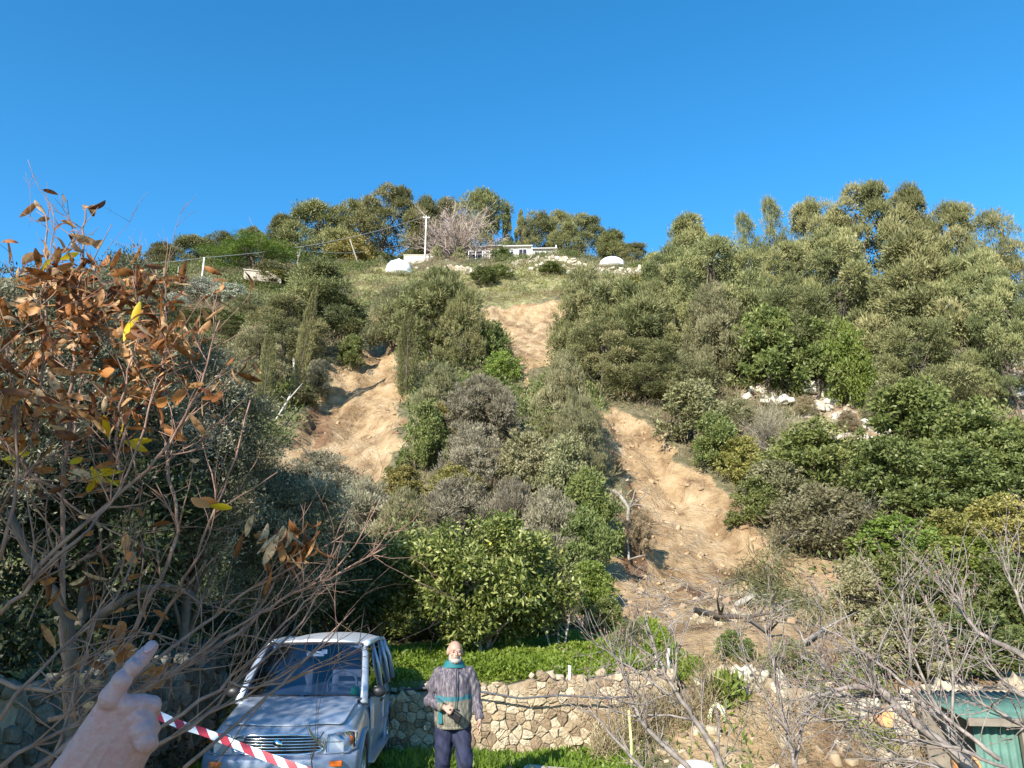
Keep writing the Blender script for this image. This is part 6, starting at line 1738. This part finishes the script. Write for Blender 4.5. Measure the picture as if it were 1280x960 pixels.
# ---- left: young chestnut like shrub with dry brown leaves
D1 = 2.7
S = Bush()
stems = [
 ([(84, 900, D1), (78, 750, D1), (80, 640, D1), (83, 560, D1), (90, 470, D1), (98, 410, D1), (103, 320, D1), (107, 262, D1)], 0.013, 0.004, 16),
 ([(40, 560, 2.5), (52, 480, 2.5), (58, 400, 2.5), (60, 330, 2.5), (57, 268, 2.5)], 0.008, 0.003, 10),
 ([(90, 560, 2.8), (104, 470, 2.8), (112, 400, 2.8), (120, 325, 2.8)], 0.007, 0.002, 8),
 ([(30, 735, 2.4), (56, 697, 2.4), (150, 619, 2.45), (187, 587, 2.5), (219, 544, 2.5), (250, 490, 2.5), (259, 453, 2.5), (275, 400, 2.5)], 0.010, 0.003, 14),
 ([(187, 587, 2.5), (240, 560, 2.6), (268, 525, 2.6)], 0.004, 0.002, 4),
 ([(187, 800, 2.6), (225, 738, 2.6), (244, 697, 2.6), (269, 631, 2.6), (297, 575, 2.6), (313, 500, 2.6)], 0.008, 0.003, 3),
 ([(269, 641, 2.6), (310, 615, 2.6), (347, 590, 2.6)], 0.004, 0.002, 1),
 ([(270, 632, 2.6), (262, 580, 2.6), (252, 550, 2.6)], 0.004, 0.002, 1),
 ([(130, 900, 2.5), (160, 800, 2.5), (215, 700, 2.6), (225, 640, 2.6), (205, 560, 2.7), (200, 470, 2.7), (207, 400, 2.7), (205, 335, 2.7)], 0.011, 0.003, 14),
 ([(0, 768, 2.2), (47, 719, 2.2), (116, 660, 2.3), (160, 600, 2.4), (190, 500, 2.5), (205, 440, 2.5)], 0.008, 0.003, 10),
 ([(194, 935, 2.2), (269, 885, 2.3), (312, 835, 2.4), (375, 791, 2.5), (400, 732, 2.6), (415, 690, 2.6)], 0.006, 0.003, 5),
 ([(130, 880, 2.3), (219, 807, 2.4), (272, 769, 2.5), (309, 738, 2.5), (390, 694, 2.6), (430, 668, 2.6)], 0.008, 0.003, 7),
 ([(60, 900, 2.3), (200, 850, 2.4), (300, 790, 2.5), (350, 745, 2.5), (410, 722, 2.6), (482, 684, 2.6)], 0.010, 0.003, 10),
 ([(410, 722, 2.6), (440, 690, 2.6), (462, 655, 2.6), (475, 625, 2.6)], 0.004, 0.002, 3),
 ([(0, 1000, 2.0), (120, 900, 2.2), (230, 830, 2.3), (284, 790, 2.4), (335, 760, 2.4)], 0.010, 0.003, 9),
 ([(100, 960, 2.1), (230, 900, 2.2), (284, 851, 2.3), (335, 804, 2.35), (375, 760, 2.4), (398, 735, 2.4)], 0.008, 0.003, 5),
 ([(150, 955, 2.1), (230, 912, 2.2), (286, 877, 2.3), (347, 854, 2.3), (394, 814, 2.3), (444, 760, 2.4)], 0.007, 0.002, 5),
 ([(284, 851, 2.3), (310, 861, 2.3), (338, 861, 2.3), (399, 835, 2.3), (455, 807, 2.3)], 0.005, 0.002, 4),
 ([(230, 960, 2.0), (330, 880, 2.2), (370, 835, 2.3), (410, 800, 2.3), (430, 775, 2.3)], 0.006, 0.002, 4),
 ([(12, 640, 2.6), (37, 700, 2.6), (72, 747, 2.6), (90, 785, 2.6), (94, 870, 2.6), (90, 1000, 2.6)], 0.018, 0.026, 6),
 ([(110, 790, 2.7), (160, 737, 2.7), (205, 733, 2.7), (245, 740, 2.7), (250, 760, 2.7)], 0.018, 0.010, 5),
 ([(0, 850, 2.3), (50, 870, 2.3), (110, 860, 2.3), (190, 845, 2.4)], 0.010, 0.004, 8),
 ([(0, 640, 2.4), (30, 590, 2.4), (75, 560, 2.5), (120, 540, 2.6)], 0.006, 0.002, 8),
 ([(0, 545, 2.4), (50, 600, 2.5), (120, 655, 2.5), (200, 690, 2.5)], 0.007, 0.003, 8),
 ([(0, 700, 2.4), (25, 610, 2.4), (20, 520, 2.4), (8, 430, 2.4)], 0.008, 0.003, 10),
 ([(0, 440, 2.3), (40, 400, 2.4), (80, 350, 2.4)], 0.005, 0.002, 6),
 ([(150, 619, 2.5), (145, 540, 2.5), (160, 460, 2.5), (180, 400, 2.5), (165, 345, 2.5)], 0.006, 0.002, 10),
 ([(640, 958, 2.2), (520, 1010, 2.1), (395, 990, 2.1), (385, 950, 2.1), (405, 915, 2.1)], 0.004, 0.002, 2),
 ([(360, 700, 2.6), (340, 740, 2.6), (300, 790, 2.5)], 0.004, 0.005, 5),
 ([(0, 900, 2.1), (80, 800, 2.2), (140, 760, 2.3), (170, 690, 2.4)], 0.007, 0.003, 8),
 ([(60, 960, 2.1), (105, 840, 2.2), (112, 780, 2.3), (150, 700, 2.4)], 0.006, 0.002, 8),
 ([(0, 960, 2.0), (60, 920, 2.1), (160, 870, 2.2), (260, 820, 2.3)], 0.008, 0.003, 8),
]
S2 = Bush()
for pts, r0, r1, tw in stems:
    if r0 >= 0.018: S2.stem(pts, r0 * 0.7, r1 * 0.7, 0, k=9); S.tips += [(at(*q), np.array([0, 0, 1.0])) for q in pts[:2]]
    else: S.stem(pts, r0 * 0.75, r1 * 0.8, int(tw * 1.3), (0.10, 0.36), 0.65)
# trunks down to the ground
for p in ((90, 1000, 2.6), (0, 1000, 2.0), (60, 960, 2.1)):
    a = at(*p); S.mb.tube([a, (a[0] - 0.05, a[1], (a[2] + 0.2) / 2), (a[0] - 0.1, a[1] - 0.05, 0.0)], [0.024, 0.028, 0.034], 8)
root = empty('chestnut_sapling', (-1.6, 2.5, 0.1)); tag(root, 'tangled shrub in the left foreground with reddish twigs and dry brown leaves', 'shrub')
def child(mb, nm, mat): o = mb.build(nm, mat, root); o.location = -Vector(root.location); return o
child(S.mb, 'branches', M['redtwig']); child(S2.mb, 'trunk', M['bark'])
P = []; Dd = []
def dens(px, py):
    if py > 620 or px > 330: return 0.04 if (py > 620 and px < 220) else 0.0
    if py < 335: return 0.10 if px < 125 else 0.0
    e = 1.0 if px < 170 else (0.7 if px < 235 else 0.22)
    if py > 520: e *= 0.35
    return e
for p, d in S.tips:
    x_, y_ = project(p)
    k = rng.poisson(1.2 * dens(x_, y_))
    for _ in range(k):
        P.append(p + rng.normal(0, 0.018, 3)); q = d * 0.7 + rng.normal(0, 0.7, 3); q[2] -= 0.25; Dd.append(q)
for p, d in S.tips:      # hanging reddish bunch above the car
    pass
fr = [((105, 262), (0.02, 0, 1), 2.7, 0.11), ((57, 268), (-0.5, 0, 0.7), 2.5, 0.10), ((95, 285), (-0.6, 0, 0.35), 2.6, 0.09), ((92, 300), (-1, 0, 0.0), 2.6, 0.10), ((88, 292), (0.7, 0, -0.45), 2.6, 0.12), ((56, 320), (-0.8, 0, 0.5), 2.5, 0.11), ((58, 325), (0.1, 0, 1), 2.5, 0.08), ((60, 328), (0.9, 0, 0.4), 2.5, 0.10), ((60, 345), (-1, 0, 0.05), 2.5, 0.12), ((62, 350), (1, 0, -0.1), 2.5, 0.15), ((45, 375), (1, 0, -0.05), 2.5, 0.14), ((190, 502), (0.9, 0, -0.2), 2.5, 0.12), ((75, 500), (-0.6, 0, 0.7), 2.4, 0.12), ((90, 520), (-0.9, 0, 0.5), 2.4, 0.13), ((385, 905), (0.4, 0, -1), 2.1, 0.075)]
P2 = [at(a[0], a[1], Y_) for a, d, Y_, l in fr]; D2 = [np.array(d, float) + np.array([0, 0.2, 0]) for a, d, Y_, l in fr]; L2 = [l for a, d, Y_, l in fr]
for k in range(46):
    P2.append(at(rng.uniform(328, 385), rng.uniform(655, 690), 2.55) + rng.normal(0, 0.03, 3)); D2.append(np.array([rng.normal(0, 0.35), rng.normal(0, 0.3), -1])); L2.append(rng.uniform(0.05, 0.10))
for k in range(30):
    P2.append(at(rng.uniform(60, 200), rng.uniform(690, 860), 2.5) + rng.normal(0, 0.03, 3)); D2.append(rng.normal(0, 0.6, 3) + np.array([0, 0, -0.3])); L2.append(rng.uniform(0.05, 0.10))
n1 = len(P)
P = np.array(P + P2); Dd = np.array(Dd + D2); L = np.concatenate([rng.uniform(0.035, 0.105, n1), L2])
V, Q, v = leaf_curved(P, Dd, L, L * rng.uniform(0.22, 0.36, len(L)), rng.normal(0.25, 0.5, len(L)))
o = link('dry_leaves', mesh_np('dry_leaves', V, Q, v, True), M['brown'], root); o.location = -Vector(root.location)
def spots(nm, mat, lst, L, W, num):
    P = []; Dd = []
    for (x_, y_) in lst:
        for _ in range(num): P.append(at(x_, y_, 2.45) + rng.normal(0, 0.015, 3)); Dd.append(rng.normal(0, 0.8, 3) + np.array([0.5, 0, -0.2]))
    P = np.array(P); V, Q, v = leaf_curved(P, np.array(Dd), L * rng.uniform(0.7, 1.3, len(P)), W, 0.2)
    o = link(nm, mesh_np(nm, V, Q, v, True), M[mat], root); o.location = -Vector(root.location)
spots('yellow_leaves', 'yellow', [(140, 545), (152, 550), (112, 583), (120, 588), (112, 600), (130, 602), (5, 568), (160, 397), (70, 318), (244, 628)], 0.075, 0.026, 2)
spots('orange_leaves', 'orange', [(138, 790), (150, 765), (155, 815), (145, 820), (170, 690), (30, 560), (245, 630), (200, 840), (120, 470), (215, 500)], 0.06, 0.035, 2)

# ---- right: leafless fruit trees
def bare(name, label, stems, dY, tl=(0.12, 0.5), mat='greytwig', rootp=None, k=1.7):
    global root
    s = Bush()
    for pts, r0, r1, tw in stems: s.stem([(x_, y_, Y_ + dY) for x_, y_, Y_ in pts], r0, r1, int(tw * k), tl, 0.62)
    a = at(stems[0][0][0][0], stems[0][0][0][1], stems[0][0][0][2] + dY)
    s.mb.tube([a, (a[0] + 0.1, a[1], a[2] * 0.5), (a[0] + 0.15, a[1], 0.0)], [stems[0][1], stems[0][1] * 1.3, stems[0][1] * 1.6], 8)
    rt = empty(name, (a[0] + 0.15, a[1], 0)); tag(rt, label, 'tree')
    o = s.mb.build('branches', M[mat], rt); o.location = -Vector(rt.location)
    o = buds(s.tips, 4, 0.0045).build('buds', M['budred'], rt); o['kind'] = 'stuff'; o.location = -Vector(rt.location)
M['budred'] = plain('pinkish_buds', (0.24, 0.13, 0.11), 0.7)
bare('bare_tree', 'leafless fruit tree with three slanting grey stems in front of the stone wall', [
 ([(905, 1010, 4.2), (905, 957, 4.2), (870, 900, 4.2), (840, 860, 4.2), (821, 819, 4.2), (805, 765, 4.2)], 0.020, 0.004, 13),
 ([(840, 860, 4.2), (850, 810, 4.2), (838, 780, 4.2)], 0.008, 0.003, 5),
 ([(905, 1010, 4.2), (854, 954, 4.2), (802, 903, 4.2), (789, 876, 4.2), (781, 852, 4.2), (775, 820, 4.2)], 0.017, 0.004, 12),
 ([(860, 1010, 4.2), (800, 960, 4.2), (759, 911, 4.2), (735, 884, 4.2)], 0.012, 0.004, 6),
 ([(870, 900, 4.2), (820, 890, 4.2), (780, 900, 4.2), (755, 870, 4.2)], 0.006, 0.002, 6),
 ([(850, 880, 4.2), (800, 840, 4.2), (765, 820, 4.2), (740, 800, 4.2)], 0.006, 0.002, 8),
], 0.0, (0.10, 0.38))
bare('bare_tree', 'leafless twiggy tree rising over the dirt path between the wall and the shed', [
 ([(1000, 1010, 5.0), (994, 957, 5.0), (980, 903, 5.0), (967, 835, 5.0), (956, 781, 5.0)], 0.020, 0.004, 14),
 ([(994, 957, 5.0), (1005, 900, 5.0), (1030, 850, 5.0), (1020, 800, 5.0)], 0.010, 0.003, 8),
 ([(980, 903, 5.0), (950, 860, 5.0), (930, 820, 5.0), (925, 790, 5.0)], 0.008, 0.003, 8),
 ([(985, 930, 5.0), (1020, 890, 5.0), (1060, 870, 5.0)], 0.007, 0.003, 6),
], 0.0, (0.12, 0.5))
bare('bare_tree', 'leafless spreading tree whose grey limbs fill the lower right corner', [
 ([(1240, 1010, 4.4), (1200, 945, 4.4), (1130, 895, 4.4), (1100, 860, 4.4), (1060, 858, 4.4), (1015, 872, 4.4)], 0.034, 0.008, 20),
 ([(1220, 960, 4.5), (1160, 882, 4.5), (1141, 874, 4.5), (1092, 871, 4.5), (1043, 868, 4.5)], 0.018, 0.006, 12),
 ([(1092, 871, 4.5), (1051, 858, 4.5), (1040, 838, 4.5), (1005, 822, 4.5)], 0.009, 0.003, 6),
 ([(1180, 900, 4.4), (1154, 846, 4.4), (1130, 795, 4.4), (1113, 757, 4.4)], 0.010, 0.003, 9),
 ([(1140, 850, 4.4), (1135, 787, 4.4), (1127, 749, 4.4), (1127, 724, 4.4), (1135, 711, 4.4)], 0.008, 0.003, 9),
 ([(1190, 900, 4.4), (1192, 841, 4.4), (1184, 795, 4.4), (1170, 779, 4.4), (1157, 745, 4.4)], 0.008, 0.003, 9),
 ([(1192, 841, 4.4), (1210, 815, 4.4), (1225, 790, 4.4)], 0.005, 0.002, 4),
 ([(1250, 950, 4.2), (1150, 870, 4.3), (1060, 800, 4.4), (1020, 780, 4.4)], 0.012, 0.003, 12),
 ([(1260, 960, 4.2), (1180, 930, 4.2), (1110, 925, 4.3), (1050, 905, 4.3)], 0.010, 0.003, 14),
 ([(1230, 980, 4.2), (1150, 950, 4.2), (1080, 950, 4.3)], 0.010, 0.003, 12),
 ([(1120, 880, 4.3), (1080, 900, 4.3), (1030, 900, 4.3), (1000, 890, 4.3)], 0.008, 0.003, 12),
], 0.0, (0.12, 0.42))
bare('bare_tree', 'leafless tree leaning in from the right edge with reddish shoots', [
 ([(1340, 900, 4.8), (1279, 816, 4.8), (1243, 803, 4.8), (1219, 789, 4.8), (1200, 754, 4.8), (1184, 725, 4.8)], 0.022, 0.004, 12),
 ([(1320, 860, 4.8), (1279, 762, 4.8), (1265, 730, 4.8), (1252, 695, 4.8)], 0.014, 0.004, 10),
 ([(1330, 880, 4.8), (1270, 870, 4.8), (1248, 845, 4.8), (1230, 820, 4.8)], 0.016, 0.005, 9),
 ([(1340, 950, 4.6), (1270, 900, 4.6), (1225, 880, 4.6), (1190, 840, 4.6)], 0.012, 0.004, 10),
], 0.0, (0.12, 0.45))
